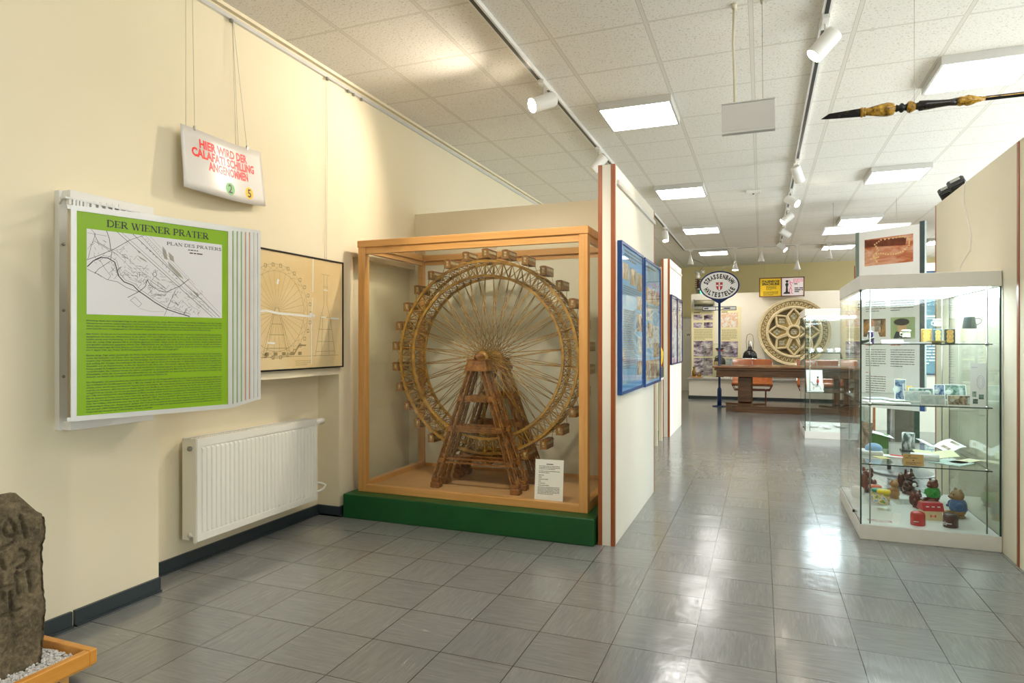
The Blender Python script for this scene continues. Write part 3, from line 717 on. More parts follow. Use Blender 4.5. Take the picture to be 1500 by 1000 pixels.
for i in range(8):
    F = wing_frame(i)
    m = MB(); m.M = F; f = .024 if i == 0 else .018; d = .012
    for a, b in (((0, 0), (f, WH)), ((WW - f, 0), (WW, WH)), ((f, 0), (WW - f, f)), ((f, WH - f), (WW - f, WH))):
        m.box((a[0], a[1], -d), (b[0], b[1], 0))
    for yy in (WH - .02, .0): m.box((-.015, yy, -.009), (0, yy + .02, -.003))
    m.box((.01, WH, -.009), (.02, WH + .03, -.004))
    wg = m.build('poster_wing', 'alu', fd)
    m = MB(); m.M = F; m.box((f, f, -d + .003), (WW - f, WH - f, -.004)); m.build('print_sheet', greens[0 if i == 0 else (1, 1, 1, 3, 3, 2, 2)[i - 1]], wg)
    if i: continue
    mx0, mx1, my1, my0 = .083 * WW, .927 * WW, WH * (1 - .100), WH * (1 - .502)
    m = MB(); m.M = F; m.rect(mx0, my0, mx1, my1, -.0036); m.build('map_sheet', plain('map_paper', '#dddadb', .3, var=0), wg)
    m = MB(); m.M = F; m.M = F @ Matrix.Translation((0, 0, -.0032)); serif(m, 'DER WIENER PRATER', .192 * WW, WH * (1 - .0795), .034, .64 * WW); m.build('title_lettering', 'black_text', wg)
    m = MB(); m.M = F @ Matrix.Translation((0, 0, -.0032)); serif(m, 'PLAN DES PRATERS', .55 * WW, WH * (1 - .134), .0165, .372 * WW)
    m.lines(.69 * WW, .86 * WW, WH * (1 - .146), 1, .01, .005, 4); m.lines(.70 * WW, .87 * WW, WH * (1 - .161), 1, .01, .006, 9)
    def MP(x, y):      # map sheet coordinates from the printed plan
        u = (x - 158) / 1157; top = 153 + 144 * u; bot = 888 + 47 * u; v = (y - top) / (bot - top)
        dn = 3.114 + (3.739 - 3.114) * 0; uu = u * 1.13 / (1 + .13 * u) if 0 else u
        return (mx0 + (mx1 - mx0) * min(1, max(0, u + .06 * u * (1 - u))), my1 - (my1 - my0) * min(1, max(0, v)))
    K = [((380, 160), (1215, 925), 2), ((415, 160), (1250, 925), 1.2), ((500, 185), (1290, 925), 2.4), ((560, 200), (930, 620), 1.4), ((600, 205), (1300, 900), 1), ((640, 215), (1040, 640), .8)]
    for a, b, w_ in K: m.stroke([MP(*a), MP(*b)], w_ * .0011)
    curves = [([(163, 480), (205, 430), (260, 400), (310, 405), (360, 440), (375, 500), (390, 560), (430, 610), (500, 640), (545, 690), (600, 730), (680, 790), (780, 850), (900, 890), (990, 915)], 6.5, 1),
        ([(163, 500), (190, 520), (240, 545), (300, 590), (380, 610), (450, 660), (545, 700)], 3, 0), ([(163, 420), (230, 390), (350, 330), (480, 245)], 3.5, 0), ([(210, 200), (240, 270), (340, 340), (330, 420)], 3, 0),
        ([(190, 160), (220, 200), (190, 300), (170, 400)], 2.5, 0), ([(215, 262), (310, 330)], 2.5, 0), ([(300, 165), (320, 240), (330, 330)], 4, 0), ([(163, 190), (300, 215)], 1.8, 0), ([(225, 240), (163, 330)], 1.5, 0),
        ([(250, 420), (290, 500), (330, 560), (310, 590)], 2, 0), ([(330, 430), (240, 500), (215, 540)], 3, 0), ([(460, 745), (555, 690), (600, 650), (615, 590)], 4, 0), ([(615, 590), (640, 640), (720, 690), (780, 700), (850, 670), (900, 650)], 4, 0),
        ([(760, 905), (860, 680)], 2.5, 0), ([(480, 245), (590, 205)], 2.5, 0), ([(900, 650), (985, 590)], 4, 0), ([(640, 600), (770, 690)], 3, 1), ([(450, 540), (480, 590), (560, 620), (600, 590)], 1.6, 0),
        ([(350, 330), (450, 400), (520, 470), (620, 570)], 1.6, 0), ([(350, 350), (440, 440), (500, 520), (600, 570)], 1.4, 0), ([(780, 840), (850, 830), (920, 870), (950, 915)], 1.4, 0),
        ([(950, 850), (1010, 830), (1070, 860), (1075, 915)], 1.4, 0), ([(950, 850), (940, 890), (990, 925)], 1.4, 0), ([(970, 640), (1020, 680), (1060, 730), (1050, 750), (980, 690)], 1.2, 0),
        ([(1120, 770), (1160, 810), (1180, 850), (1150, 860), (1120, 790)], 1.2, 0), ([(550, 840), (650, 870), (760, 870)], 1.2, 0)]
    for pts, w_, dbl in curves:
        m.stroke([MP(*q) for q in pts], w_ * .0007)
        if dbl: m.stroke([MP(q[0] + 14, q[1] - 14) for q in pts], .0014)
    R = random.Random(3)
    for k in range(150):    # street grid of the plan
        s0 = R.uniform(0, 1); x = 350 + 500 * s0 + R.uniform(-60, 60); y = 380 + 330 * s0 + R.uniform(-90, 130); an = R.choice((.7, .75, 2.3, 2.2, .1, 1.5)); L = R.uniform(15, 60)
        m.stroke([MP(x, y), MP(x + L * math.cos(an), y + L * math.sin(an))], .0012)
    for k in range(70):
        x = R.uniform(840, 1100); y = R.uniform(690, 890); an = R.choice((.7, 2.3, .2)); L = R.uniform(10, 50)
        m.stroke([MP(x, y), MP(x + L * math.cos(an), y + L * math.sin(an))], .0012)
    for k in range(45):
        x = R.uniform(170, 480); y = R.uniform(250, 560); an = R.choice((.7, 2.3, 1.2)); L = R.uniform(10, 45)
        m.stroke([MP(x, y), MP(x + L * math.cos(an), y + L * math.sin(an))], .0012)
    m.stroke([MP(*q) for q in arc(678, 546, 17, 20, 0, 360, 14)], .0022)
    m.stroke([MP(480, 770), MP(515, 740), MP(570, 800), MP(545, 830), MP(480, 770)], .0014)
    for ch, x, y in (('D', 575, 285), ('O', 610, 325), ('N', 640, 350), ('A', 665, 378), ('U', 690, 402), ('S', 745, 465), ('T', 778, 495), ('R', 805, 528), ('O', 838, 558), ('M', 868, 590)): q = MP(x, y); m.text(ch, q[0], q[1], .0085, align='C')
    for k, ch in enumerate('OBERDONAU'): q = MP(605 + 17 * k, 245 + 18 * k); m.text(ch, q[0], q[1], .006, align='C')
    for s2, x, y, h_ in (('PRATER', 510, 562, .0055), ('KRIEAU', 755, 600, .005), ('UNTERPRATER', 720, 730, .007), ('KAISER-', 715, 757, .0045), ('GARTEN', 745, 790, .0045)): q = MP(x, y); m.text(s2, q[0], q[1], h_, align='C')
    m.build('map_lines', 'black_text', wg)
    m = MB(); m.M = F @ Matrix.Translation((0, 0, -.0034))
    for pts in ([(745, 300), (775, 340), (790, 420), (760, 410), (745, 350)], [(795, 350), (840, 390), (850, 440), (810, 420)], [(790, 430), (900, 540), (935, 590), (880, 560), (800, 470)], [(530, 375), (600, 420), (620, 445), (560, 410)],
                [(530, 330), (560, 350), (550, 365)], [(1020, 690), (1075, 720), (1070, 745)]): m.poly([MP(*q) for q in pts][::-1])
    m.build('map_shading', plain('map_grey', '#a39e92', .4), wg)
    m = MB(); m.M = F @ Matrix.Translation((0, 0, -.0032)); y = WH * (1 - .5345)
    for ln in PT:
        if ln is None: y -= .0064 + .0065; continue
        short = ln.endswith(('Abwechslung.', 'zugänglich.', 'an.', 'angelegt.'))
        y -= .01335 if ln != PT[0] else .0
        m.text(ln, .082 * WW, y, .0066, None if short else .842 * WW, bold=.012) if not short else m.text(ln, .082 * WW, y, .0066, len(ln) / 128 * .842 * WW, bold=.012)
    m.build('body_lettering', 'black_text', wg)
m = MB()
for i in range(10): m.box((-3.14, 2.118 + .037 * i, Z0 + WH + .002), (-3.12, 2.13 + .037 * i, Z0 + WH + .03))
m.box((-3.16, 2.1, Z0 + WH + .028), (-3.12, 2.5, Z0 + WH + .036)); m.box((-3.29, 2.3, Z0 + WH + .028), (-3.14, 2.33, Z0 + WH + .036))
m.build('hinge_rail', 'alu', fd)

# ------------------------------------------------------------ framed wheel drawing
t = thing('framed_drawing', 'black framed yellowed drawing of the giant wheel with white tape repairs, above the radiator', 'drawing', (-3.36, 3.98, 1.28))
y0, y1, z0, z1 = 3.33, 4.625, 1.28, 2.178
m = MB(); f = .012
for a, b in (((y0, z0), (y0 + f, z1)), ((y1 - f, z0), (y1, z1)), ((y0 + f, z0), (y1 - f, z0 + f)), ((y0 + f, z1 - f), (y1 - f, z1))): m.box((-3.378, a[0], a[1]), (-3.35, b[0], b[1]))
m.build('frame', 'black', t)
s_ = NT('yellowed_paper'); f1 = s_.noise(s_.coord(), 2.0, 5); s_.l(s_.ramp(f1, [(.3, '#e2c48e'), (.7, '#efd8ac')]), s_.b.inputs['Base Color']); s_.b.inputs['Roughness'].default_value = .45; M['oldpaper'] = s_.m
MB().box((-3.378, y0 + f, z0 + f), (-3.357, y1 - f, z1 - f)).build('paper', 'oldpaper', t)
m = MB(); m.M = YZ(-3.3562, 0, 0); C = (3.815, 1.725)
for k in range(30):
    a = 2 * PI * k / 30; c, s = math.cos(a), math.sin(a)
    m.stroke([(C[0] + .02 * c, C[1] + .02 * s), (C[0] + .30 * c, C[1] + .30 * s)], .0018)
    q = (C[0] + .385 * c, C[1] + .345 * s); b = .012
    m.stroke([(q[0] - b, q[1] - b), (q[0] + b, q[1] - b), (q[0] + b, q[1] + b), (q[0] - b, q[1] + b), (q[0] - b, q[1] - b)], .005)
    a2 = 2 * PI * (k + 1) / 30
    for r0, r1 in ((.30, .35), (.35, .30)): m.stroke([(C[0] + r0 * c, C[1] + r0 * s), (C[0] + r1 * math.cos(a2), C[1] + r1 * math.sin(a2))], .0015)
for r in (.30, .35): m.stroke(arc(C[0], C[1], r, r, 0, 360, 48), .0025)
for sg_ in (-1, 1):
    m.stroke([(C[0] + .015 * sg_, C[1] + .03), (C[0] + .12 * sg_, 1.38)], .004); m.stroke([(C[0] + .035 * sg_, C[1]), (C[0] + .15 * sg_, 1.38)], .003)
    m.stroke([(4.385 + .02 * sg_, 2.05), (4.385 + .02 * sg_, 1.8), (4.385 + .06 * sg_, 1.7), (4.385 + .13 * sg_, 1.38)], .004); m.stroke([(4.385 + .035 * sg_, 1.72), (4.385 + .05 * sg_, 1.38)], .004)
for z, w_ in ((1.63, .05), (1.55, .08), (1.45, .12)): m.stroke([(C[0] - w_, z), (C[0] + w_, z)], .004)
for z, w_ in ((2.05, .05), (1.95, .03), (1.7, .06), (1.6, .09), (1.5, .1), (1.42, .12)): m.stroke([(4.385 - w_, z), (4.385 + w_, z)], .003)
m.stroke([(3.4, 1.385), (4.56, 1.385)], .003)
for k in range(6): x = 3.6 + .09 * k; m.rect(x, 1.395, x + .04, 1.42)
m.stroke([(4.0, 1.40), (4.06, 1.47), (4.14, 1.47)], .012)
m.lines(4.02, 4.2, 1.35, 3, .015, .004)
m.build('ink_lines', plain('faded_ink', '#a8966c', .6, var=.1), t)
m = MB(); m.M = YZ(-3.3556, 0, 0)
m.stroke([(3.4, 1.73), (3.62, 1.715), (3.70, 1.725), (3.83, 1.71), (4.0, 1.706), (4.2, 1.70)], .017); m.stroke([(4.228, 2.16), (4.226, 2.0), (4.222, 1.9)], .012); m.stroke([(4.222, 1.85), (4.21, 1.7), (4.208, 1.32)], .009)
m.stroke([(4.19, 1.72), (4.25, 1.705)], .02); m.stroke([(4.33, 1.7), (4.39, 1.7)], .010); m.stroke([(4.45, 1.694), (4.57, 1.694)], .014); m.stroke([(4.36, 1.925), (4.41, 1.922)], .007)
m.stroke([(3.82, 1.93), (3.83, 1.96)], .02); m.stroke([(3.72, 1.49), (3.79, 1.487)], .014)
m.build('tape_repair', 'paper', t)
MB().box((-3.354, y0 + f, z0 + f), (-3.352, y1 - f, z1 - f)).build('glazing', 'matteglass', t)
m = MB()
for y in (4.39, 4.41): m.tube([(-3.365, y, z1), (-3.352, y, 3.69)], .0012, 5)
m.build('hanging_wire', 'wire', t)

# ------------------------------------------------------------ radiator
t = thing('radiator', 'white ribbed panel radiator hanging in the wall niche', 'radiator', (-3.5, 3.75, .19))
y0, y1, z0, z1 = 3.15, 4.36, .195, .862; xf = -3.42; xb = -3.545
pts = []; ny = 29; pitch = (y1 - y0 - .06) / ny
m = MB()
m.box((xf - .012, y0, z0), (xf - .006, y1, z1), .002)
fr = .03
m.box((xf - .006, y0, z0), (xf, y0 + fr, z1)); m.box((xf - .006, y1 - fr, z0), (xf, y1, z1)); m.box((xf - .006, y0 + fr, z0), (xf, y1 - fr, z0 + .045)); m.box((xf - .006, y0 + fr, z1 - .05), (xf, y1 - fr, z1))
for k in range(ny):
    yy = y0 + fr + pitch * k + pitch * .22; a = pitch * .62; zb, zt = z0 + .06, z1 - .07
    vs = [(xf - .006, yy, zb - .014), (xf - .006, yy + a, zb - .014), (xf - .006, yy + a, zt + .014), (xf - .006, yy, zt + .014), (xf + .002, yy + a * .25, zb), (xf + .002, yy + a * .75, zb), (xf + .002, yy + a * .75, zt), (xf + .002, yy + a * .25, zt)]
    m.add(vs, [(4, 5, 6, 7), (0, 1, 5, 4), (1, 2, 6, 5), (2, 3, 7, 6), (3, 0, 4, 7)])
m.build('front_panel', 'radiator', t)
m = MB(); m.box((xb, y0 + .01, z0 + .01), (xb + .012, y1 - .01, z1 - .01))
for k in range(40): yy = y0 + .03 + k * (y1 - y0 - .06) / 39; m.box((xb + .012, yy, z0 + .03), (xf - .012, yy + .003, z1 - .03))
m.build('convector_fins', 'radiator', t)
m = MB()
for k in range(62): yy = y0 + .012 + k * (y1 - y0 - .024) / 61; m.box((xb, yy, z1 - .004), (xf - .01, yy + .006, z1 + .001))
for xx in (xb, (xb + xf) / 2, xf - .02): m.box((xx, y0, z1 - .005), (xx + .010, y1, z1 + .003))
m.build('top_grille', 'radiator', t)
m = MB(); m.box((xb, y0 - .004, z0 + .03), (xf - .006, y0, z1)); m.box((xb, y0 - .004, z0 + .005), (xb + .06, y0, z0 + .03)); m.box((xf - .03, y0 - .004, z0 - .01), (xf - .006, y0, z0 + .03)); m.build('side_cover', 'radiator', t)
MB().box((xb, y1, z0 + .03), (xf - .006, y1 + .004, z1)).build('side_cover', 'radiator', t)
MB().tube([(-3.475, y0 - .004, .80), (-3.475, y0 - .016, .80)], .016, 16).tube([(-3.475, y0 - .016, .80), (-3.475, y0 - .024, .80)], .008, 6).build('vent_plug', 'steel', t)
MB().tube([(-3.475, y0 - .002, .235), (-3.475, y0 - .014, .235)], .015, 16).build('drain_plug', 'white', t)
MB().tube([(-3.46, y1, .83), (-3.46, y1 + .03, .83)], .012).tube([(-3.46, y1 + .025, .83), (-3.46, y1 + .03, .83), (-3.46, y1 + .12, .83), (-3.46, y1 + .128, .83)], [.020, .027, .026, .018], 16).build('thermostat_knob', 'white', t)
MB().tube([(-3.47, y1, .24), (-3.47, y1 + .1, .242), (-3.46, y1 + .14, .255), (-3.45, y1 + .145, .285), (-3.48, y1 + .13, .30), (-3.56, y1 + .12, .30), (-3.6, y1 + .12, .30)], .011, 10).build('supply_pipe', 'white', t)
for y in (3.4, 4.1): MB().box((-3.6, y, .3), (xb, y + .03, .8)).build('wall_bracket', 'radiator', t)

# ------------------------------------------------------------ carved stone in a gravel tray
t = thing('wooden_tray', 'light wooden tray of white gravel at the bottom left under the carved stone', 'tray', (-3.07, 1.5, 0))
x0, x1, y0, y1 = -3.33, -2.79, .85, 2.02
m = MB(); m.box((x0, y1 - .035, .055), (x1, y1, .12), .003); m.box((x0, y0, .055), (x1, y0 + .035, .12), .003); m.box((x1 - .035, y0 + .035, .055), (x1, y1 - .035, .12), .003); m.box((x0, y0 + .035, .055), (x0 + .035, y1 - .035, .12), .003)
m.build('rim', wood('orange_pine', '#d08a30', '#e0a048', 1, .35), t)
MB().box((x0 + .01, y0 + .01, .045), (x1 - .01, y1 - .01, .058)).build('bottom_board', 'beech_y', t)
for yy in (y0 + .1, y1 - .14):
    MB().box((x0 + .02, yy, 0), (x1 - .04, yy + .04, .045)).build('runner', 'beech_x', t)
m = MB(); R = random.Random(5)
m.box((x0 + .035, y0 + .035, .058), (x1 - .035, y1 - .035, .082))
for k in range(2600):
    px = R.uniform(x0 + .045, x1 - .045); py = R.uniform(1.45, y1 - .045) if k < 2200 else R.uniform(y0 + .05, 1.45); r = R.uniform(.005, .0095); pz = .084 + R.uniform(0, .010)
    vs = [(px + r * R.uniform(.7, 1.2) * dx, py + r * R.uniform(.7, 1.2) * dy, pz + r * R.uniform(.6, 1.0) * dz) for dx, dy, dz in ((1, 0, 0), (0, 1, 0), (-1, 0, 0), (0, -1, 0), (0, 0, 1), (0, 0, -1))]
    m.add(vs, [(0, 1, 4), (1, 2, 4), (2, 3, 4), (3, 0, 4), (1, 0, 5), (2, 1, 5), (3, 2, 5), (0, 3, 5)])
g = m.build('gravel', plain('white_gravel', '#dcdad8', .7, var=.12, scale=60), None); g.location = g.location
tag(g, 'white gravel filling the wooden tray around the stone', 'gravel', kind='stuff')
S = [[(1.747, 0.727), (1.763, 0.745), (1.781, 0.723), (1.792, 0.68), (1.781, 0.665), (1.752, 0.679), (1.739, 0.706), (1.747, 0.727)], [(1.809, 0.748), (1.82, 0.707), (1.831, 0.651)], [(1.711, 0.731), (1.718, 0.706), (1.713, 0.673), (1.69, .665)], [(1.70, 0.61), (1.731, 0.58), (1.744, 0.541)], [(1.806, 0.603), (1.828, 0.593), (1.839, 0.563), (1.828, 0.534), (1.798, 0.529)], [(1.729, 0.509), (1.734, 0.462), (1.792, 0.461)], [(1.792, 0.511), (1.795, 0.417)], [(1.836, 0.502), (1.842, 0.411)], [(1.734, 0.459), (1.739, 0.414)], [(1.763, 0.44), (1.765, 0.332)], [(1.726, 0.351), (1.763, 0.351), (1.798, 0.354)], [(1.70, 0.622), (1.742, 0.634), (1.779, 0.646)]]
def groove(y, z):
    best = 9
    for st in S:
        for (ay, az), (by, bz) in zip(st[:-1], st[1:]):
            dy, dz = by - ay, bz - az; L2 = dy * dy + dz * dz; q = max(0, min(1, ((y - ay) * dy + (z - az) * dz) / L2)); d = math.hypot(y - ay - q * dy, z - az - q * dz)
            if d < best: best = d
    return max(0, 1 - best / .0085) ** .7
TOP = [(1.2, .80), (1.45, .85), (1.70, .862), (1.765, .862), (1.79, .853), (1.815, .80), (1.85, .775), (1.90, .735), (1.92, .70)]
def top(y):
    if y <= TOP[0][0]: return TOP[0][1]
    for (a, b), (c, d) in zip(TOP[:-1], TOP[1:]):
        if y <= c: return b + (d - b) * (y - a) / (c - a)
    return TOP[-1][1]
RIGHT = [(.08, 1.885), (.2, 1.90), (.29, 1.907), (.41, 1.90), (.566, 1.897), (.60, 1.90), (.624, 1.91), (.70, 1.908), (.9, 1.905)]
def right(z):
    for (a, b), (c, d) in zip(RIGHT[:-1], RIGHT[1:]):
        if z <= c: return b + (d - b) * max(0, (z - a)) / (c - a)
    return RIGHT[-1][1]
ring = []
for k in range(150): ring.append((0, k / 149))                 # front face, y from near to far
for k in range(1, 40): ring.append((k / 40, 1))
for k in range(30): ring.append((1, 1 - k / 29))
for k in range(1, 20): ring.append((1 - k / 20, 0))
vs = []; fs = []; rows = 130; nr = len(ring)
for j in range(rows + 1):
    v = j / rows
    for (u, q) in ring:
        yl = 1.25; z = .07 + v * .7; yr = right(z); y = yl + (yr - yl) * q
        z = .07 + v * (top(y) - .07); yr = right(z); y = yl + (yr - yl) * q
        x = -2.955 - .23 * u - .01 * v
        cr = .018
        if u == 0 and q > .96: x -= cr * ((q - .96) / .04) ** 2
        P = Vector((x, y, z)); n1 = noise.fractal(P * 7, 1.0, 2.0, 5) * .012 + noise.fractal(P * 40, .8, 2.1, 4) * .0035
        if u == 0: x += n1 - .024 * groove(y, z)
        elif q == 1: y += n1 * .8
        else: x -= n1
        vs.append((x, y, z + (noise.noise(P * 30) * .004 if v == 1 else 0)))
for j in range(rows):
    for k in range(nr): l = (k + 1) % nr; fs.append((j * nr + k, j * nr + l, (j + 1) * nr + l, (j + 1) * nr + k))
b0 = rows * nr
fs.append(tuple(b0 + k for k in range(nr)))
s_ = NT('weathered_stone'); f1 = s_.noise(s_.coord(), 9, 8, .7); f2 = s_.noise(s_.coord(), 60, 4, .7)
s_.l(s_.ramp(s_.math('ADD', s_.math('MULTIPLY', f1, .6), s_.math('MULTIPLY', f2, .4)), [(.36, '#3c3428'), (.5, '#62563f'), (.66, '#8a7a5e')]), s_.b.inputs['Base Color']); s_.b.inputs['Roughness'].default_value = .9; s_.bump(f2, .5, .01)
m = MB(); m.add(vs, fs, True); so = m.build('carved_stone', s_.m)
tag(so, 'weathered brown stone slab with carved letters standing in the gravel tray', 'stone')
# ------------------------------------------------------------ big wooden glass case
t = thing('display_case', 'large beech framed glass case on a green plinth holding the giant wheel model', 'display case', (-2.24, 5.2, 0))
cx0, cx1, cy0, cy1, zb, zt = -3.27, -1.22, 4.72, 5.84, .2, 2.375
MB().box((-3.33, 4.585, 0), (-1.14, 5.88, .2), .006).build('plinth', 'green', t)
p = .07
for x in (cx0, cx1 - p):
    for y in (cy0, cy1 - p): MB().box((x, y, zb), (x + p, y + p, zt - .06), .003).build('corner_post', 'beech', t)
m = MB(); m.box((cx0 - .006, cy0 - .006, zt - .06), (cx1 + .006, cy0 + .08, zt), .004); m.box((cx0 + p, cy0 + .01, zt - .115), (cx1 - p, cy0 + .05, zt - .06)); m.build('top_front_rail', 'beech_x', t)
m = MB(); m.box((cx0 - .006, cy1 - .08, zt - .06), (cx1 + .006, cy1 + .006, zt), .004); m.box((cx0 + p, cy1 - .05, zt - .10), (cx1 - p, cy1 - .01, zt - .06)); m.build('top_back_rail', 'beech_x', t)
for x in (cx0 - .006, cx1 - .074):
    m = MB(); m.box((x, cy0 + .08, zt - .06), (x + .08, cy1 - .08, zt), .003); m.box((x + .02, cy0 + p, zt - .10), (x + .06, cy1 - p, zt - .06)); m.build('top_side_rail', 'beech_y', t)
MB().box((cx0 + p, cy0, zb), (cx1 - p, cy0 + .05, zb + .062), .003).build('bottom_front_rail', 'beech_x', t)
MB().box((cx0 + p, cy1 - .05, zb), (cx1 - p, cy1, zb + .065), .003).build('bottom_back_rail', 'beech_x', t)
for x in (cx0, cx1 - .06): MB().box((x, cy0 + p, zb), (x + .06, cy1 - p, zb + .075), .003).build('bottom_side_rail', 'beech_y', t)
MB().box((cx0 + .05, cy0 + .05, zb), (cx1 - .05, cy1 - .05, zb + .035)).build('floor_board', 'mdf', t)
MB().box((cx0 + .06, cy1 - .045, zb + .065), (cx1 - .06, cy1 - .035, zt - .1)).build('back_board', plain('pale_backboard', '#d9d8c6', .6, var=.02, scale=3), t)
MB().box((cx0 + p, cy0 + .02, zb + .06), (cx1 - p, cy0 + .026, zt - .11)).build('front_glass', 'glass2', t)
for x in (cx0 + .03, cx1 - .036): MB().box((x, cy0 + p, zb + .07), (x + .006, cy1 - p, zt - .1)).build('side_glass', 'glass2', t)
MB().box((cx0 + .06, cy0 + .05, zt - .05), (cx1 - .06, cy1 - .06, zt - .044)).build('top_glass', 'glass2', t)
FZ = zb + .035

# ------------------------------------------------------------ giant wheel model
s_ = NT('aged_gilt'); f1 = s_.noise(s_.coord(), 14, 5, .7)
s_.l(s_.ramp(f1, [(.3, '#7a5620'), (.5, '#a87e34'), (.7, '#c89e44')]), s_.b.inputs['Base Color']); s_.b.inputs['Roughness'].default_value = .45; s_.b.inputs['Metallic'].default_value = .25; M['gilt'] = s_.m
s_ = NT('brown_lattice'); f1 = s_.noise(s_.coord(), 20, 5, .7)
s_.l(s_.ramp(f1, [(.3, '#553418'), (.5, '#865626'), (.7, '#a87638')]), s_.b.inputs['Base Color']); s_.b.inputs['Roughness'].default_value = .5; M['lattice'] = s_.m
CX, CY, CZ = -2.262, 5.27, 1.362
wh = thing('ferris_wheel_model', 'brown and gilt model of the giant ferris wheel inside the large wooden glass case', 'model', (CX, CY, FZ))
NS = 30; HW = .105; RI, RO = .715, .845
def rp(a, r, y): return (CX + r * math.sin(a), CY + y, CZ + r * math.cos(a))
for sy in (-1, 1):
    m = MB(); n = 120
    for R_, w_, h_ in ((RO, .011, .022), (RI, .011, .022)):
        vs = []; fs = []
        for k in range(n):
            a = 2 * PI * k / n
            for r_, y_ in ((R_ - h_ / 2, -w_), (R_ + h_ / 2, -w_), (R_ + h_ / 2, w_), (R_ - h_ / 2, w_)): vs.append(rp(a, r_, sy * HW + y_))
        for k in range(n):
            j = (k + 1) % n
            for q in range(4): fs.append((k * 4 + q, k * 4 + (q + 1) % 4, j * 4 + (q + 1) % 4, j * 4 + q))
        m.add(vs, fs)
    rim = m.build('rim', 'gilt', wh)
    m = MB()
    for k in range(2 * NS):
        a = 2 * PI * k / (2 * NS); b = 2 * PI * (k + 1) / (2 * NS)
        m.bar(rp(a, RI, sy * HW), rp(a, RO, sy * HW), .008)
        m.bar(rp(a, RI, sy * HW), rp(b, RO, sy * HW), .0045); m.bar(rp(b, RI, sy * HW), rp(a, RO, sy * HW), .0045)
    m.build('rim_lattice', 'gilt', rim)
m = MB()
for k in range(2 * NS):
    a = 2 * PI * k / (2 * NS); b = 2 * PI * (k + 1) / (2 * NS)
    for R_ in (RI, RO): m.bar(rp(a, R_, -HW), rp(a, R_, HW), .006); m.bar(rp(a, R_, -HW), rp(b, R_, HW), .004); m.bar(rp(b, R_, -HW), rp(a, R_, HW), .004)
    if k % 2 == 0: m.bar(rp(a, RI, -HW), rp(a, RO, HW), .004); m.bar(rp(a, RO, -HW), rp(a, RI, HW), .004)
m.build('cross_bracing', 'lattice', wh)
HY = .15
for k in range(NS):
    a = 2 * PI * k / NS
    for sy in (-1, 1):
        m = MB()
        for da in (-.5, .5):
            m.tube([rp(a + da * 1.5 + .0, .042, sy * HY), rp(a, RI, sy * HW * .9)], .0032, 5)
        m.build('spoke', 'gilt', wh)
m = MB(); m.tube([(CX, CY - .29, CZ), (CX, CY + .29, CZ)], .022, 16)
m.build('axle', 'lattice', wh)
for sy in (-1, 1):
    m = MB()
    m.lathe((CX, CY + sy * HY, CZ), [(.02, -.02), (.05, -.016), (.055, 0), (.05, .016), (.02, .02)], 24, 'Y')
    m.build('hub_flange', 'gilt', wh)
# cabins: built once, then copied round the rim
cab_body = None
def cabin_at(k):
    global cab_body
    a = 2 * PI * (k + .5 * 0) / NS; c = rp(a, .915, 0)
    if cab_body is None:
        m = MB(); L, w_, h_ = .098, .030, .038
        m.box((c[0] - w_, c[1] - L, c[2] - h_), (c[0] + w_, c[1] + L, c[2] + h_ * .75)); 
        m.box((c[0] - w_ - .002, c[1] - L - .002, c[2] - .006), (c[0] + w_ + .002, c[1] + L + .002, c[2] - .003)); m.box((c[0] - w_ - .002, c[1] - L - .002, c[2] - h_), (c[0] + w_ + .002, c[1] + L + .002, c[2] - h_ + .004))
        me = m.build('cabin', wood('cabin_walls', '#7c5326', '#a4763c', 1, .45, 20), wh)
        base = Vector(c)
        r_ = MB(); ww = w_ + .005
        r_.M = Matrix.Translation(c) @ Matrix.Rotation(PI / 2, 4, 'X')
        r_.prism([(-ww, h_ * .75), (ww, h_ * .75), (ww * .55, h_ * 1.1), (-ww * .55, h_ * 1.1)], -L - .005, L + .005)
        roof = r_.build('cabin_roof', 'lattice', me)
        g = MB()
        for i in range(6):
            y = c[1] - L + .016 + i * (2 * L - .032) / 6
            for sx in (-1, 1): g.box((c[0] + sx * (w_ + .001) - .0008, y + .003, c[2] - .001), (c[0] + sx * (w_ + .001) + .0008, y + .024, c[2] + .022))
        for sy in (-1, 1): g.box((c[0] - .011, c[1] + sy * (L + .001) - .0008, c[2] - .018), (c[0] + .011, c[1] + sy * (L + .001) + .0008, c[2] + .022))
        win = g.build('cabin_windows', plain('cabin_panes', '#cdbf94', .2, var=.2, scale=40), me)
        cab_body = (me, base); return me
    me, base = cab_body; d = Vector(c) - base
    o = me.copy(); COL.objects.link(o); o.parent = wh; o.location = me.location + d
    for g in [q for q in bpy.data.objects if q.parent == me]: h = g.copy(); COL.objects.link(h); h.parent = o
    return o
for k in range(NS): cabin_at(k)
m = MB()
for k in range(NS):
    a = 2 * PI * k / NS; c = rp(a, .925, 0)
    for sy in (-1, 1):
        y = c[1] + sy * .104; m.bar(rp(a - PI / NS, RO, sy * HW), (c[0], y, c[2]), .004); m.bar(rp(a + PI / NS, RO, sy * HW), (c[0], y, c[2]), .004)
m.build('cabin_struts', 'gilt', wh)
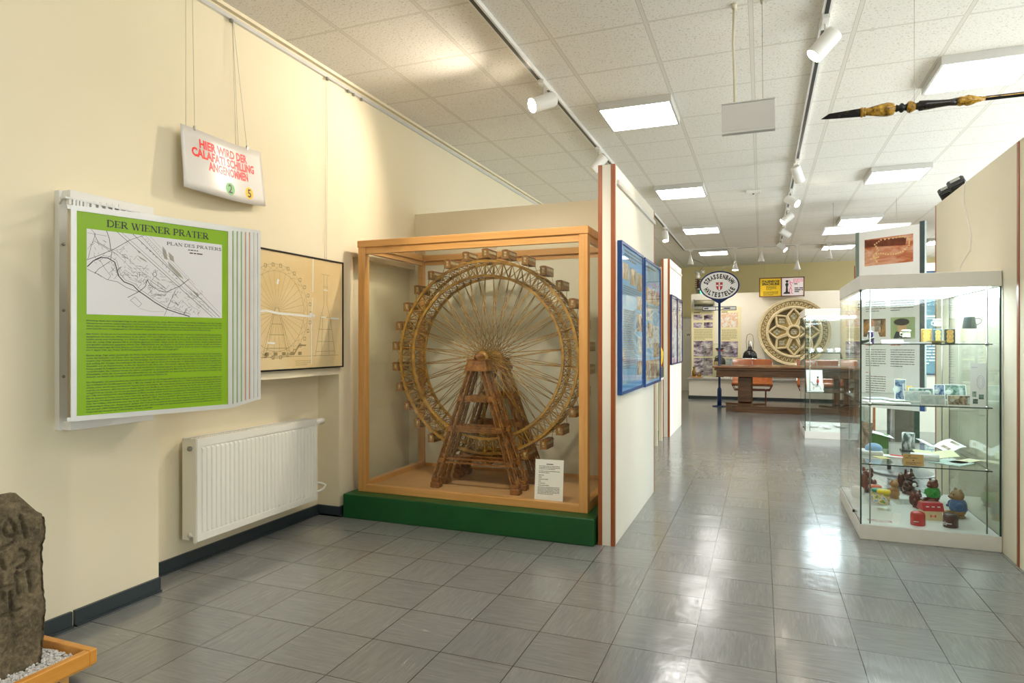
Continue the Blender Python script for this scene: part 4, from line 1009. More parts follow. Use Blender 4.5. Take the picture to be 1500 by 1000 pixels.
def truss(m, p0, p1, w0, w1, n, rod=.008, d0=None, d1=None):
    p0 = Vector(p0); p1 = Vector(p1); d0 = d0 or w0; d1 = d1 or w1; cor = ((-1, -1), (1, -1), (1, 1), (-1, 1))
    P = []
    for i in range(n + 1):
        q = i / n; c = p0.lerp(p1, q); w_ = w0 + (w1 - w0) * q; dd = d0 + (d1 - d0) * q
        P.append([c + Vector((sx * w_ / 2, sy * dd / 2, 0)) for sx, sy in cor])
    for k in range(4): m.bar(P[0][k], P[n][k], rod * 1.25)
    for i in range(n):
        for k in range(4):
            l = (k + 1) % 4; a, b = (k, l) if (i + k) % 2 else (l, k); m.bar(P[i][a], P[i + 1][b], rod * .42)
            m.bar(P[i][k], P[i][l], rod * .4)
for sy in (-1, 1):
    yc = CY + sy * .22
    cap = MB(); cap.M = Matrix.Translation((CX, yc, 0))
    def ringz(z, a, b): return [(-a, -b, z), (a, -b, z), (a, b, z), (-a, b, z)]
    vs = ringz(CZ - .115, .105, .085) + ringz(CZ - .10, .105, .085) + ringz(CZ - .03, .082, .066) + ringz(CZ - .02, .088, .07) + ringz(CZ - .012, .088, .07)
    cap.add(vs, [(0, 3, 2, 1), (16, 17, 18, 19)] + [(r * 4 + i, r * 4 + (i + 1) % 4, r * 4 + 4 + (i + 1) % 4, r * 4 + 4 + i) for r in range(4) for i in range(4)])
    cap.box((-.03, -.05, CZ - .012), (.03, .05, CZ + .018), .005); cap.lathe((0, 0, CZ), [(.03, -.05), (.03, .05)], 20, 'Y')
    cap.build('tower_cap', 'lattice', wh)
    for sx in (-1, 1):
        for qy in (-1, 1):
            m = MB(); foot = (CX + sx * .37, yc + qy * .088, FZ + .075); head = (CX + sx * .062, yc + qy * .052, CZ - .115)
            truss(m, foot, head, .052, .038, 12, .009)
            tl = m.build('tower_leg', 'lattice', wh)
            f = MB(); f.box((foot[0] - .042, foot[1] - .04, FZ), (foot[0] + .042, foot[1] + .04, FZ + .05), .006); f.box((foot[0] - .034, foot[1] - .032, FZ + .05), (foot[0] + .034, foot[1] + .032, FZ + .085), .004)
            f.build('foot_block', 'lattice', tl)
    def at(z): q = (z - FZ - .075) / (CZ - .115 - FZ - .075); return .37 + (.062 - .37) * q, .088 + (.052 - .088) * q
    for z, hh in ((.475, .035), (.75, .04), (1.01, .04)):
        X_, Y_ = at(z); m = MB()
        for qy in (-1, 1):
            y = yc + qy * Y_
            for dz in (-hh / 2, hh / 2): m.bar((CX - X_ - .02, y - qy * -.0, z + dz), (CX + X_ + .02, y, z + dz), .012)
            n = max(4, int(2 * X_ / .05)); 
            for i in range(n):
                xa = CX - X_ + 2 * X_ * i / n; xb_ = CX - X_ + 2 * X_ * (i + 1) / n
                m.bar((xa, y, z - hh / 2), (xb_, y, z + hh / 2), .004); m.bar((xa, y, z + hh / 2), (xb_, y, z - hh / 2), .004)
            if z > .7: m.box((CX - X_ + .03, y - .003 + qy * .008, z - hh * .25), (CX + X_ - .03, y + .003 + qy * .008, z + hh * .25))
        for sx in (-1, 1):
            for dz in (-hh / 2, hh / 2): m.bar((CX + sx * X_, yc - Y_, z + dz), (CX + sx * X_, yc + Y_, z + dz), .010)
            for qy in (-1, 1): m.box((CX + sx * X_ - .029, yc + qy * Y_ - .028, z - .024), (CX + sx * X_ + .029, yc + qy * Y_ + .028, z + .024), .006)
        m.build('tower_brace', 'lattice', wh)
m = MB(); m.box((CX - .29, CY - .10, .452), (CX + .29, CY + .10, .462)); m.box((CX - .29, CY - .10, .44), (CX + .29, CY - .09, .475)); m.box((CX - .29, CY + .09, .44), (CX + .29, CY + .10, .475)); m.build('boarding_platform', 'lattice', wh)

# paper sign inside the case
t = thing('paper_sign', 'white typed sheet in a clear stand at the front right of the wheel case', 'sign', (-1.55, 4.80, FZ))
A = Vector((-1.668, 4.782, FZ + .002)); B = Vector((-1.438, 4.80, FZ + .002)); up = Vector((0, .13, .99))
F = frame(A, B - A, up)
m = MB(); m.M = F; m.box((-.004, -.0, -.004), (.234, .345, -.001)); m.build('clear_stand', 'glass2', t)
m = MB(); m.M = F; m.box((0, .002, 0), (.228, .332, .0012)); m.build('sheet', 'paper', t)
m = MB(); m.M = F @ Matrix.Translation((0, 0, .0018))
m.rect(.09, .293, .145, .300); m.lines(.03, .20, .283, 3, .0115, .0045, 7); m.lines(.03, .2, .243, 2, .0115, .0045, 8)
for i, w_ in enumerate((.06, .08, .10, .05, .13, .15)): m.lines(.028, .028 + w_, .212 - .0155 * i, 1, .01, .005, i)
m.lines(.024, .2, .12, 6, .0105, .0045, 4)
m.build('lettering', 'grey_text', t)

# ------------------------------------------------------------ far end: podium, panel wall, exhibits
t = thing('podium', 'low cream podium with a grey marble ledge along the far wall', 'podium', (1.6, 17.85, 0))
MB().box((-1.77, 17.42, 0), (5.15, 18.19, .50)).build('body', 'panel', t)
MB().box((-1.82, 17.38, .50), (5.15, 18.19, .545), .004).build('marble_ledge', 'marble', t)
m = MB(); m.box((-1.785, 17.405, 0), (5.15, 17.42, .085)); m.build('skirting', 'base', t)
t = thing('partition_wall', 'wide white exhibition wall behind the podium carrying the rosette', 'partition wall', (1.6, 18.25, 0))
MB().box((-1.79, 18.2, 0), (5.15, 18.32, 2.8)).build('panel', plain('white_panel', '#f0ebdc', .6, var=.01), t)
def board(x0, x1, z0, z1, label, pics, prints):
    t = thing('info_board', label, 'info board', ((x0 + x1) / 2, 18.18, z0))
    MB().box((x0, 18.17, z0), (x1, 18.2, z1)).build('board', plain('cream_board', '#efe6bb', .5, var=.01), t)
    for i, (a, b, c, d, mt) in enumerate(pics): MB().box((a, 18.165, b), (c, 18.17, d)).build('picture', mt, t)
    m = MB(); m.M = XZ(0, 18.168, 0)
    for (a, c, z, n, lh, hh) in prints: m.lines(a, c, z, n, lh, hh, n)
    m.build('small_print', plain('ochre_print', '#9a8648', .5), t)
M['rollmat'] = picture('map_photo', [(.42, '#f2efe6'), (.5, '#eab98e'), (.58, '#f2efe6')], 6)
board(-1.78, -1.18, .547, 2.42, 'cream info board with six old tram photographs, left one on the far wall',
      [(-1.722, 2.085, -1.494, 2.235, 'violetphoto'), (-1.453, 2.08, -1.222, 2.23, 'violetphoto'), (-1.722, 1.872, -1.498, 2.013, 'violetphoto'), (-1.453, 1.869, -1.222, 2.02, 'violetphoto'), (-1.722, 1.094, -1.222, 1.519, 'violetphoto'), (-1.722, .577, -1.222, 1.052, 'violetphoto')],
      [(-1.72, -1.22, 2.30, 1, .03, .03), (-1.71, -1.23, 1.83, 9, .032, .012)])
board(-1.05, -.50, .547, 2.42, 'cream info board with an orange route map, right of the blue pole',
      [(-1.011, 1.883, -.578, 2.272, 'rollmat'), (-1.011, 1.081, -.578, 1.5, 'violetphoto'), (-.994, .68, -.629, 1.04, 'engraving')], [(-1.0, -.56, 2.31, 1, .03, .03), (-.99, -.6, 1.82, 9, .032, .012)])
t = thing('destination_roll_box', 'grey metal roller box mounted high on the left info board', 'roller box', (-1.43, 18.0, 2.41))
MB().tube([(-1.68, 18.05, 2.55), (-1.19, 18.05, 2.55)], .075, 20).build('drum', plain('olive_metal', '#a09c84', .4, .3), t)
MB().box((-1.70, 17.95, 2.37), (-1.18, 18.17, 2.44), .004).build('tray', 'steel', t)
for x in (-1.70, -1.18): MB().box((x - .012, 17.97, 2.44), (x + .012, 18.17, 2.64)).build('end_plate', 'steel', t)
t = thing('pole_insulator', 'brown ribbed tramway insulator on a grey post above the far info board', 'insulator', (-1.61, 18.26, 2.8))
MB().lathe((-1.61, 18.26, 2.8), [(.05, 0), (.05, .1), (.075, .11), (.075, .15), (.04, .16)], 16).build('post', 'steel', t)
m = MB(); pr = [(.03, .14)]
for k in range(5): z = .16 + k * .055; pr += [(.035, z), (.095 - .0 * k, z + .012), (.09, z + .022), (.035, z + .03)]
m.lathe((-1.61, 18.26, 2.8), pr, 20).build('ribbed_insulator', plain('brown_glaze', '#4e342a', .2), t)
MB().lathe((-1.61, 18.26, 2.8), [(.035, .43), (.05, .45), (.05, .50), (.035, .53), (.035, .58)], 16).build('white_cap', 'porcelain', t)
m = MB(); m.box((-1.70, 18.22, 3.36), (-1.67, 18.3, 3.44)); m.box((-1.55, 18.22, 3.36), (-1.44, 18.3, 3.375)); m.box((-1.55, 18.22, 3.42), (-1.44, 18.3, 3.435)); m.box((-1.5, 18.22, 3.375), (-1.46, 18.3, 3.42)); m.box((-1.64, 18.23, 3.38), (-1.58, 18.29, 3.43)); m.bar((-1.7, 18.26, 3.40), (-1.45, 18.26, 3.40), .012)
m.build('clamp', 'steel', t)
MB().tube([(-1.58, 18.26, 3.42), (-1.43, 18.2, 3.60), (-1.75, 18.2, 3.76)], .008, 6).build('wire_rod', 'wire', t)
t = thing('exit_sign', 'small green lit emergency sign on the far wall beside the insulator', 'sign', (-1.62, 20.25, 2.95))
MB().box((-1.78, 20.22, 2.93), (-1.46, 20.3, 3.12)).build('housing', 'white', t)
MB().box((-1.77, 20.212, 2.94), (-1.47, 20.22, 3.11)).build('lit_face', emit('exit_green', '#18b894', 1.3), t)

# rosette
t = thing('rose_window', 'round carved sandstone rose window with eight star petals leaning on the far wall', 'rose window', (.781, 17.95, .9))
m0 = Matrix.Translation((.781, 17.93, 1.742)) @ Matrix.Rotation(math.radians(-3), 4, 'X') @ Matrix.Rotation(PI / 2, 4, 'X') @ Matrix.Rotation(PI, 4, 'Y') @ Matrix.Rotation(0, 4, 'Z')
m0 = frame((.781, 17.96, 1.742), (1, 0, 0), (0, .04, 1))
Rr = .865
def ringband(m, r0, r1, z0, z1, zz=0, n=72, bev=.02):
    prof = [(r0, zz), (r0, z1 - bev), (r0 + bev, z1), (r1 - bev, z1), (r1, z1 - bev), (r1, zz)]
    vs = []; fs = []
    for k in range(n):
        a = 2 * PI * k / n
        for r, z in prof: vs.append((r * math.cos(a), r * math.sin(a), z))
    q = len(prof)
    for k in range(n):
        j = (k + 1) % n
        for i in range(q): fs.append((k * q + i, j * q + i, j * q + (i + 1) % q, k * q + (i + 1) % q))
    m.add(vs, fs)
m = MB(); m.M = m0; m.lathe((0, 0, 0), [(Rr - .02, -.06), (Rr - .02, .0)], 72, smooth=False); m.build('back_slab', 'stone_dark', t)
m = MB(); m.M = m0; ringband(m, .79, Rr, 0, .085); ringband(m, .60, .672, 0, .09); ringband(m, .835, .865, 0, .10, bev=.01); m.build('outer_ring', 'stone_cast', t)
m = MB(); m.M = m0; ringband(m, .665, .795, 0, .035, bev=.01); m.build('vine_ground', plain('vine_ground', '#a8935e', .9, var=.25, scale=18), t)  # recess shade put into the ground colour so the vine stands out
m = MB(); m.M = m0
for k in range(44):
    a = 2 * PI * k / 44; b = a + 2 * PI / 88; 
    pts = [((.73 + .045 * math.sin(x * 2)) * math.cos(a + x * .045), (.73 + .045 * math.sin(x * 2)) * math.sin(a + x * .045), .05 + .012 * math.cos(x)) for x in [i * .55 for i in range(7)]]
    m.tube(pts, [.006, .011, .013, .013, .011, .008, .004], 6)
    m.ball((.755 * math.cos(b), .755 * math.sin(b), .05), (.018, .018, .014), 8); m.ball((.70 * math.cos(a), .70 * math.sin(a), .05), (.016, .016, .012), 8)
m.build('vine_carving', 'stone_cast', t)
m = MB(); m.M = m0; ringband(m, .125, .185, 0, .10)
def ridge(m, a, b, w_, h_):
    ax, ay = a; bx_, by = b; dx, dy = bx_ - ax, by - ay; L = math.hypot(dx, dy); nx, ny = -dy / L * w_ / 2, dx / L * w_ / 2
    vs = []
    for (x, y) in (a, b): vs += [(x - nx, y - ny, 0), (x - nx * .8, y - ny * .8, h_ * .75), (x - nx * .3, y - ny * .3, h_), (x + nx * .3, y + ny * .3, h_), (x + nx * .8, y + ny * .8, h_ * .75), (x + nx, y + ny, 0)]
    m.add(vs, [(i, i + 1, i + 7, i + 6) for i in range(5)] + [(5, 4, 3, 2, 1, 0), tuple(range(6, 12))])
def pol(r, d): return (r * math.cos(math.radians(d)), r * math.sin(math.radians(d)))
for k in range(8):
    d = 45 * k + 90
    tip = pol(.60, d); sl = pol(.44, d + 21); sr = pol(.44, d - 21); bl = pol(.18, d + 16); br = pol(.18, d - 16)
    for a, b in ((bl, sl), (sl, tip), (tip, sr), (sr, br)): ridge(m, a, b, .055, .085)
m.build('star_tracery', 'stone_cast', t)
m = MB(); m.M = m0
for k in range(8):
    d = 45 * k + 90; c = pol(.40, d)
    for i in range(4):
        e = pol(.05, d + 90 * i); m.ball((c[0] + e[0], c[1] + e[1], .012), (.038, .038, .02), 10); m.tube([(c[0] + e[0] * .2, c[1] + e[1] * .2, .03), (c[0] + e[0] * 1.9, c[1] + e[1] * 1.9, .02)], .007, 5)
    e = pol(.27, d); m.tube([(e[0], e[1], .02), (c[0], c[1], .03)], .010, 5)
for i in range(8): e = pol(.06, 45 * i); m.ball((e[0], e[1], .015), (.03, .03, .025), 10)
m.ball((0, 0, .02), (.035, .035, .03), 10)
m.build('petal_ornament', 'orn', t)
m = MB(); m.M = m0
for k in range(8):
    d = 45 * k + 112.5; a, b, c = pol(.585, d + 14), pol(.46, d), pol(.585, d - 14); m.poly([a, b, c], .01)
m.build('dark_spandrel', plain('dark_spandrel', '#4f4734', .8), t)  # flat triangles; shade of the recesses between petals put into the colour
t = thing('stone_pedestal', 'low grey pedestal carrying the rose window on the podium', 'pedestal', (.78, 17.85, .545))
MB().box((.28, 17.72, .545), (1.28, 18.05, .87), .01).build('block', 'marble', t)

# framed notices hanging above
t = thing('framed_notices', 'brown double frame with a yellow and a pink-white notice above the rose window', 'framed notices', (.5, 18.1, 2.62))
x0, x1, z0, z1 = -.05, 1.03, 2.655, 3.155; y = 17.93; xm = (x0 + x1) / 2 - .005; f = .025
m = MB()
for a, b in (((x0, z0), (x0 + f, z1)), ((x1 - f, z0), (x1, z1)), ((xm - f / 2, z0), (xm + f / 2, z1)), ((x0, z0), (x1, z0 + f)), ((x0, z1 - f), (x1, z1))): m.box((a[0], y, a[1]), (b[0], y + .03, b[1]))
m.build('frame', wood('brown_frame', '#5a3620', '#7a4e30', 0, .4), t)
ny_ = MB().box((x0 + f, y + .01, z0 + f), (xm - f / 2, y + .02, z1 - f)).build('yellow_notice', plain('notice_yellow', '#f0c80e', .35, var=.01), t)
m = MB(); m.M = XZ(0, y + .0085, 0); m.text('ITALIENISCHE', x0 + .07, z1 - .125, .055, .42, bold=.05); m.text('SPRACHKURSE', x0 + .07, z1 - .195, .055, .42, bold=.05)
m.lines(x0 + .17, x0 + .42, z1 - .22, 5, .022, .009, 2); m.lines(x0 + .1, x0 + .46, z1 - .36, 4, .028, .012, 3); m.build('lettering', 'black_text', ny_)
np_ = MB().box((xm + f / 2, y + .01, z0 + f), (x1 - f, y + .02, z1 - f)).build('pink_notice', plain('notice_white', '#efe6e8', .35, var=.01), t)
m = MB(); m.M = XZ(xm + .05, y + .0085, z0 + .05)
m.rect(.0, .02, .16, .05); m.rect(.02, .05, .14, .07); m.poly([(.05, .07), (.11, .07), (.10, .2), (.12, .26), (.11, .3), (.06, .3), (.04, .26), (.06, .2)]); m.poly(arc(.085, .34, .035, .035, 0, 345, 12))
m.lines(.26, .46, .175, 3, .045, .026, 11); m.lines(.25, .4, .28, 1, .03, .022, 12)
m.build('black_figure_and_lettering', 'black_text', np_)
m = MB(); m.M = XZ(xm + .05, y + .0083, z0 + .05)
m.stroke([(.13, .37), (.16, .33), (.15, .28), (.19, .24), (.17, .18), (.2, .12), (.19, .04), (.22, .02)], .014); m.stroke([(.16, .3), (.2, .31), (.22, .28)], .014); m.stroke([(.17, .18), (.14, .12), (.15, .04)], .014)
m.lines(.23, .46, .40, 4, .028, .014, 6); m.build('pink_print', plain('pink_print', '#e8548c', .4), np_)
m = MB()
for x in (.08, .9): m.tube([(x, y + .015, z1), (x, 17.95, H)], .0015, 5)
m.build('hanging_wire', 'wire', t)

# conductor's bag bust in a small glass case
t = thing('small_glass_case', 'small frameless glass case on the far podium left of the blue pole', 'glass case', (-1.08, 17.8, .545))
def pane(name, a, b, par, mat='glass'):
    m = MB(); m.box(a, b)
    th = min(range(3), key=lambda i: abs(a[i] - b[i]))
    for i, f in enumerate(m.f):     # edge faces are the dark green of cut glass
        n = (m.v[f[1]] - m.v[f[0]]).cross(m.v[f[2]] - m.v[f[1]]).normalized()
        m.mi[i] = 0 if abs(n[th]) > .5 else 1
    return m.build(name, [mat, 'edge' if mat == 'glass' else 'edge2'], par)
x0, x1, y0, y1, z0, z1 = -1.42, -.75, 17.6, 17.98, .56, 1.43
pane('front_glass', (x0, y0, z0), (x1, y0 + .006, z1), t, 'glass2'); pane('side_glass', (x0, y0 + .006, z0), (x0 + .006, y1, z1), t, 'glass2'); pane('side_glass', (x1 - .006, y0 + .006, z0), (x1, y1, z1), t, 'glass2')
pane('back_glass', (x0, y1, z0), (x1, y1 + .006, z1), t, 'glass2'); pane('top_glass', (x0, y0, z1), (x1, y1, z1 + .006), t, 'glass2'); MB().box((x0 - .01, y0 - .01, .545), (x1 + .01, y1 + .01, .56)).build('base', 'white', t)
t = thing('conductor_bust', 'bust with a dark red-banded cap and a leather bag inside the small glass case', 'bust', (-1.02, 17.78, .56))
MB().lathe((-1.02, 17.78, .56), [(.1, 0), (.1, .02), (.06, .03), (.06, .22), (.05, .24)], 20).build('stand', 'black', t)
MB().lathe((-1.02, 17.78, .8), [(.05, 0), (.10, .02), (.145, .10), (.14, .2), (.11, .26), (.05, .29), (.045, .34)], 20).build('torso', plain('black_cloth', '#1c1a1a', .8), t)
MB().ball((-1.02, 17.77, 1.2), (.055, .065, .085), 14).build('head', plain('pale_mannequin', '#c8bfae', .6), t)
MB().lathe((-1.02, 17.77, 1.25), [(.078, 0), (.080, .03), (.115, .055), (.11, .075), (.03, .08)], 20).box((-1.07, 17.67, 1.245), (-.97, 17.72, 1.255)).build('cap', 'black', t)
MB().lathe((-1.02, 17.77, 1.255), [(.081, 0), (.082, .022)], 20, smooth=False).build('cap_band', 'red_text', t)
MB().tube([(-1.12, 17.66, .95), (-1.13, 17.68, 1.08), (-1.06, 17.72, 1.13)], .012, 6).build('strap', 'black', t)
MB().box((-1.16, 17.62, .83), (-1.02, 17.68, .98), .015).build('leather_bag', plain('tan_leather', '#a98f62', .5, var=.3, scale=30), t)
for x, hgt, lb in ((-1.66, .29, 'tall brass fitting on a small wooden base at the left end of the podium'), (-1.53, .12, 'short brass fitting on a small wooden base beside the small glass case')):
    t = thing('brass_fitting', lb, 'brass fitting', (x, 17.6, .545), 0, 'brass fittings on the podium')
    MB().box((x - .06, 17.54, .545), (x + .06, 17.66, .575), .004).build('base', 'beech_x', t)
    MB().lathe((x, 17.6, .575), [(.05, 0), (.05, hgt * .5), (.03, hgt * .55), (.02, hgt * .7), (.035, hgt * .85), (.02, hgt - .03)], 14).build('body', 'brass', t)
t = thing('round_signal_lamp', 'black round lantern with a chrome chimney standing on the far podium', 'lantern', (-.27, 17.6, .545))
MB().box((-.40, 17.5, .545), (-.14, 17.7, 1.0)).build('stand', 'white', t)
m = MB(); m.ball((-.27, 17.6, 1.15), (.165, .13, .14), 24); m.lathe((-.27, 17.6, 1.0), [(.07, 0), (.09, .03)], 20); m.lathe((-.27, 17.6, 1.26), [(.09, 0), (.055, .04), (.05, .1)], 20); m.lathe((-.27, 17.46, 1.14), [(.09, -.03), (.08, .04)], 20, 'Y'); m.ball((-.42, 17.6, 1.08), (.03, .05, .08), 10).ball((-.12, 17.6, 1.08), (.03, .05, .08), 10); m.build('body', 'black', t)
MB().lathe((-.27, 17.6, 1.35), [(.04, 0), (.045, .02), (.045, .15), (.038, .17)], 18).build('chimney', 'chrome', t)
MB().tube([(-.345, 17.6, 1.28), (-.36, 17.6, 1.5), (-.34, 17.6, 1.66), (-.27, 17.6, 1.70), (-.20, 17.6, 1.66), (-.18, 17.6, 1.5), (-.195, 17.6, 1.28)], .006, 6).build('handle', 'brass', t)

# tram seats
def tram_seat(x, label):
    t = thing('tram_bench', label, 'bench', (x, 16.3, 0), 0, 'orange tram benches')
    w_ = .445
    for q in (-1, 1):
        xa, xb_ = (x - w_, x - .006) if q < 0 else (x + .006, x + w_)
        m = MB(); vs = []; n = 10
        prof = [(16.62, 1.07), (16.60, 1.05), (16.57, .9), (16.52, .75), (16.46, .62), (16.40, .55), (16.30, .525), (16.10, .53), (15.98, .54), (15.94, .52), (15.935, .48)]
        for y, z in prof: vs += [(xa, y, z), (xb_, y, z), (xb_, y + .02, z - .02), (xa, y + .02, z - .02)]
        fs = []
        for i in range(len(prof) - 1):
            for k in range(4): l = (k + 1) % 4; fs.append((i * 4 + k, i * 4 + l, i * 4 + 4 + l, i * 4 + 4 + k))
        fs += [(3, 2, 1, 0), tuple(len(prof) * 4 - 4 + k for k in range(4))]
        m.add(vs, fs, False); m.build('seat_shell', 'seat', t)
    MB().tube([(x - w_ - .02, 16.0, .60), (x - w_ - .02, 16.3, .72), (x - w_ + .0, 16.62, .98), (x - w_ + .04, 16.64, 1.075), (x + w_ - .04, 16.64, 1.075), (x + w_, 16.62, .98), (x + w_ + .02, 16.3, .72)], .014, 8).build('chrome_rail', 'chrome', t)
    m = MB(); m.tube([(x - w_, 15.98, .50), (x - w_ + .06, 16.0, .36), (x + w_ - .06, 16.0, .36), (x + w_, 15.98, .50)], .014, 8); m.tube([(x - w_, 16.45, .56), (x - w_ + .06, 16.4, .36), (x + w_ - .06, 16.4, .36), (x + w_, 16.45, .56)], .014, 8)
    for xx in (x - .3, x + .3): m.tube([(xx, 16.0, .36), (xx, 16.4, .36)], .014, 8)
    m.build('frame', 'red', t)
    for xx in (x - .3, x + .3): MB().tube([(xx, 16.2, .36), (xx, 16.2, .01)], .018, 8).lathe((xx, 16.2, 0), [(.06, 0), (.06, .01)], 12).build('leg', 'red', t)
tram_seat(-.2, 'orange wooden double tram bench with a chrome rail behind the dark table, left one')
tram_seat(1.22, 'orange wooden double tram bench right one behind the dark table, seen past glass')

# table
t = thing('long_table', 'long dark wooden table with two pedestal legs on a plinth at the far end', 'table', (.62, 14.95, 0))
x0, x1, y0, y1 = -.98, 2.25, 14.4, 15.5
MB().box((x0, y0, .935), (x1, y1, .975), .012).build('tabletop', 'tabletop', t)
m = MB(); m.box((x0 + .04, y0 + .03, .88), (x1 - .04, y1 - .03, .935), .01); m.box((x0 + .08, y0 + .07, .745), (x1 - .08, y1 - .07, .88), .004); m.build('apron', 'tablewood', t)
for x in (-.32, 1.55):
    MB().box((x - .15, 14.75, .17), (x + .15, 15.15, .745), .03).build('pedestal_leg', 'tablewood', t)
    m = MB(); m.M = Matrix.Translation((x, 14.95, 0)); m.prism([(-.42, -.06), (-.15, -.24), (.15, -.24), (.42, -.06), (.42, .06), (.15, .24), (-.15, .24), (-.42, .06)], .14, .165); m.build('foot_plate', 'tablewood', t)
m = MB(); m.prism([(-.72, 14.75), (-.52, 14.42), (1.80, 14.42), (2.0, 14.75), (2.0, 15.15), (1.8, 15.48), (-.52, 15.48), (-.72, 15.15)], 0, .14); m.build('plinth', 'tablewood', t)

# tram stop sign
t = thing('tram_stop_sign', 'white oval tram stop sign with a red shield on a dark blue pole', 'sign', (-.9, 15.57, 0))
sx, sy = -.9, 15.57
MB().lathe((sx, sy, 0), [(.16, 0), (.16, .018), (.05, .03)], 28).build('base_plate', 'navy', t)
MB().lathe((sx, sy, .02), [(.048, 0), (.048, .36), (.040, .40), (.027, .42), (.027, 2.42)], 20).build('pole', 'navy', t)
zc = 2.79; ra, rb = .44, .335
F = frame((sx, sy - .035, zc), (1, 0, 0), (0, 0, 1))
m = MB(); m.M = F; n = 56
vs = [];
for r in ((1, -.03), (1, .01), (.965, .022), (.925, .016)):
    for k in range(n): a = 2 * PI * k / n; vs.append((ra * r[0] * math.cos(a) if r[0] == 1 else (ra - (1 - r[0]) * .42) * math.cos(a), (rb - (1 - r[0]) * .42) * math.sin(a), r[1]))
fs = [(r * n + k, r * n + (k + 1) % n, (r + 1) * n + (k + 1) % n, (r + 1) * n + k) for r in range(3) for k in range(n)] + [tuple(range(n - 1, -1, -1))]
m.add(vs, fs); m.build('rim', 'navy', t)
m = MB(); m.M = F; m.prism(arc(0, 0, ra - .03, rb - .03, 0, 353.57, 55), .0, .014); pl = m.build('face_plate', plain('enamel_white', '#e4e3e2', .2, var=0), t)
m = MB()
def arc_text(m, s, rx, ry, a0, a1, h, flip=False):
    for i, ch in enumerate(s):
        a = math.radians(a0 + (a1 - a0) * i / (len(s) - 1)); x, y = rx * math.cos(a), ry * math.sin(a)
        nx, ny = math.cos(a) / rx, math.sin(a) / ry; an = math.atan2(ny, nx) - PI / 2
        if flip: an += PI
        m.M = F @ Matrix.Translation((x, y, .0155)) @ Matrix.Rotation(an, 4, 'Z'); m.text(ch, 0, -h / 2, h, h * (.22 if ch == 'I' else .52), 'C', bold=.05)
arc_text(m, 'STRASSENBAHN', .31, .212, 162, 18, .10); arc_text(m, 'HALTESTELLE', .31, .212, 202, 338, .10, True)
m.build('lettering', 'black_text', pl)
sh = [(-.068, .068), (.068, .068), (.066, -.02), (.05, -.075), (0, -.112), (-.05, -.075), (-.066, -.02)]
m = MB(); m.M = F; m.poly([(a * 1.1, b * 1.1) for a, b in sh], .0150); m.build('shield_border', 'grey_text', pl)
m = MB(); m.M = F; m.poly(sh, .0158); m.build('shield', plain('shield_red', '#c01c28', .3, var=0), pl)
m = MB(); m.M = F; m.rect(-.014, -.108, .014, .07, .0164); m.rect(-.068, -.012, .068, .014, .0164); m.build('shield_cross', 'paper', pl)
m = MB(); m.prism([(-.22, -.27), (-.03, -.38), (.03, -.38), (.22, -.27), (.0, -.33)], -.012, .012); br = MB(); br.M = frame((sx, sy, zc), (1, 0, 0), (0, 0, 1)); br.prism([(-.24, -.27), (-.04, -.40), (.04, -.40), (.24, -.27), (.20, -.22), (-.2, -.22)], -.02, .0); br.build('bracket', 'navy', t)
for q, s_t in ((-1, '10 Unter St. Veit'), (1, '10 Baumgarten')):
    xa = sx + q * .045; xb_ = sx + q * .37
    z = 2.265
    pp = MB(); pp.box((min(xa + q * .03, xb_), sy - .03, z - .05), (max(xa + q * .03, xb_), sy - .01, z + .045), .004); pt = pp.build('line_plate', 'navy', t)
    a, b = sorted((xa + q * .04, xb_ - q * .012)); MB().box((a, sy - .033, z - .036), (b, sy - .03, z + .031)).build('plate_face', 'paper', pt)
    m = MB(); m.M = XZ((a + b) / 2, sy - .0345, z - .02); m.lines(-.12, .12, .033, 1, .03, .028, 3 if q < 0 else 5, .1); m.build('lettering', 'black_text', pt)
    MB().box((sx + q * .02, sy - .02, z + .03), (sx + q * .09, sy, z + .045)).box((sx + q * .02, sy - .02, z - .045), (sx + q * .09, sy, z - .03)).build('arm', 'navy', t)
MB().tube([(sx + .06, sy, zc + .33), (sx + .055, sy, zc + .385), (sx + .50, sy, zc + .57)], .006, 6).build('wire_rod', 'wire', t)

# yellow coat on a ledge in the side bay
t = thing('side_table', 'low white table in the side bay behind the middle partition', 'table', (-1.75, 9.6, 0))
MB().box((-2.4, 9.3, .93), (-1.38, 9.9, .97)).build('tabletop', 'white', t)
for x in (-2.35, -1.44):
    for y in (9.33, 9.82): MB().box((x, y, 0), (x + .05, y + .05, .93)).build('leg', 'panel_warm', t)
t = thing('yellow_costume_bust', 'bust with a brown wig and yellow costume seen past the partition edge', 'bust', (-1.50, 9.6, 1.12))
MB().lathe((-1.50, 9.6, 1.12), [(.12, 0), (.15, .08), (.16, .22), (.12, .32), (.05, .36)], 18).build('costume', plain('yellow_cloth', '#d8b41c', .8, var=.2, scale=15), t)
MB().ball((-1.50, 9.6, 1.55), (.08, .09, .11), 12).build('head', plain('brown_wig', '#6a3c22', .8), t)
t = thing('small_black_frame', 'small black framed card standing on the side table under the yellow costume', 'frame', (-1.46, 9.42, .97))
MB().box((-1.58, 9.41, .97), (-1.38, 9.43, 1.11)).build('frame', 'black', t)
MB().box((-1.56, 9.406, .985), (-1.40, 9.41, 1.095)).build('card', 'brass', t)
t = thing('display_block', 'low block carrying the yellow costume on the side table', 'block', (-1.5, 9.65, .97))
MB().box((-1.66, 9.5, .97), (-1.36, 9.8, 1.12)).build('block', 'dark', t)

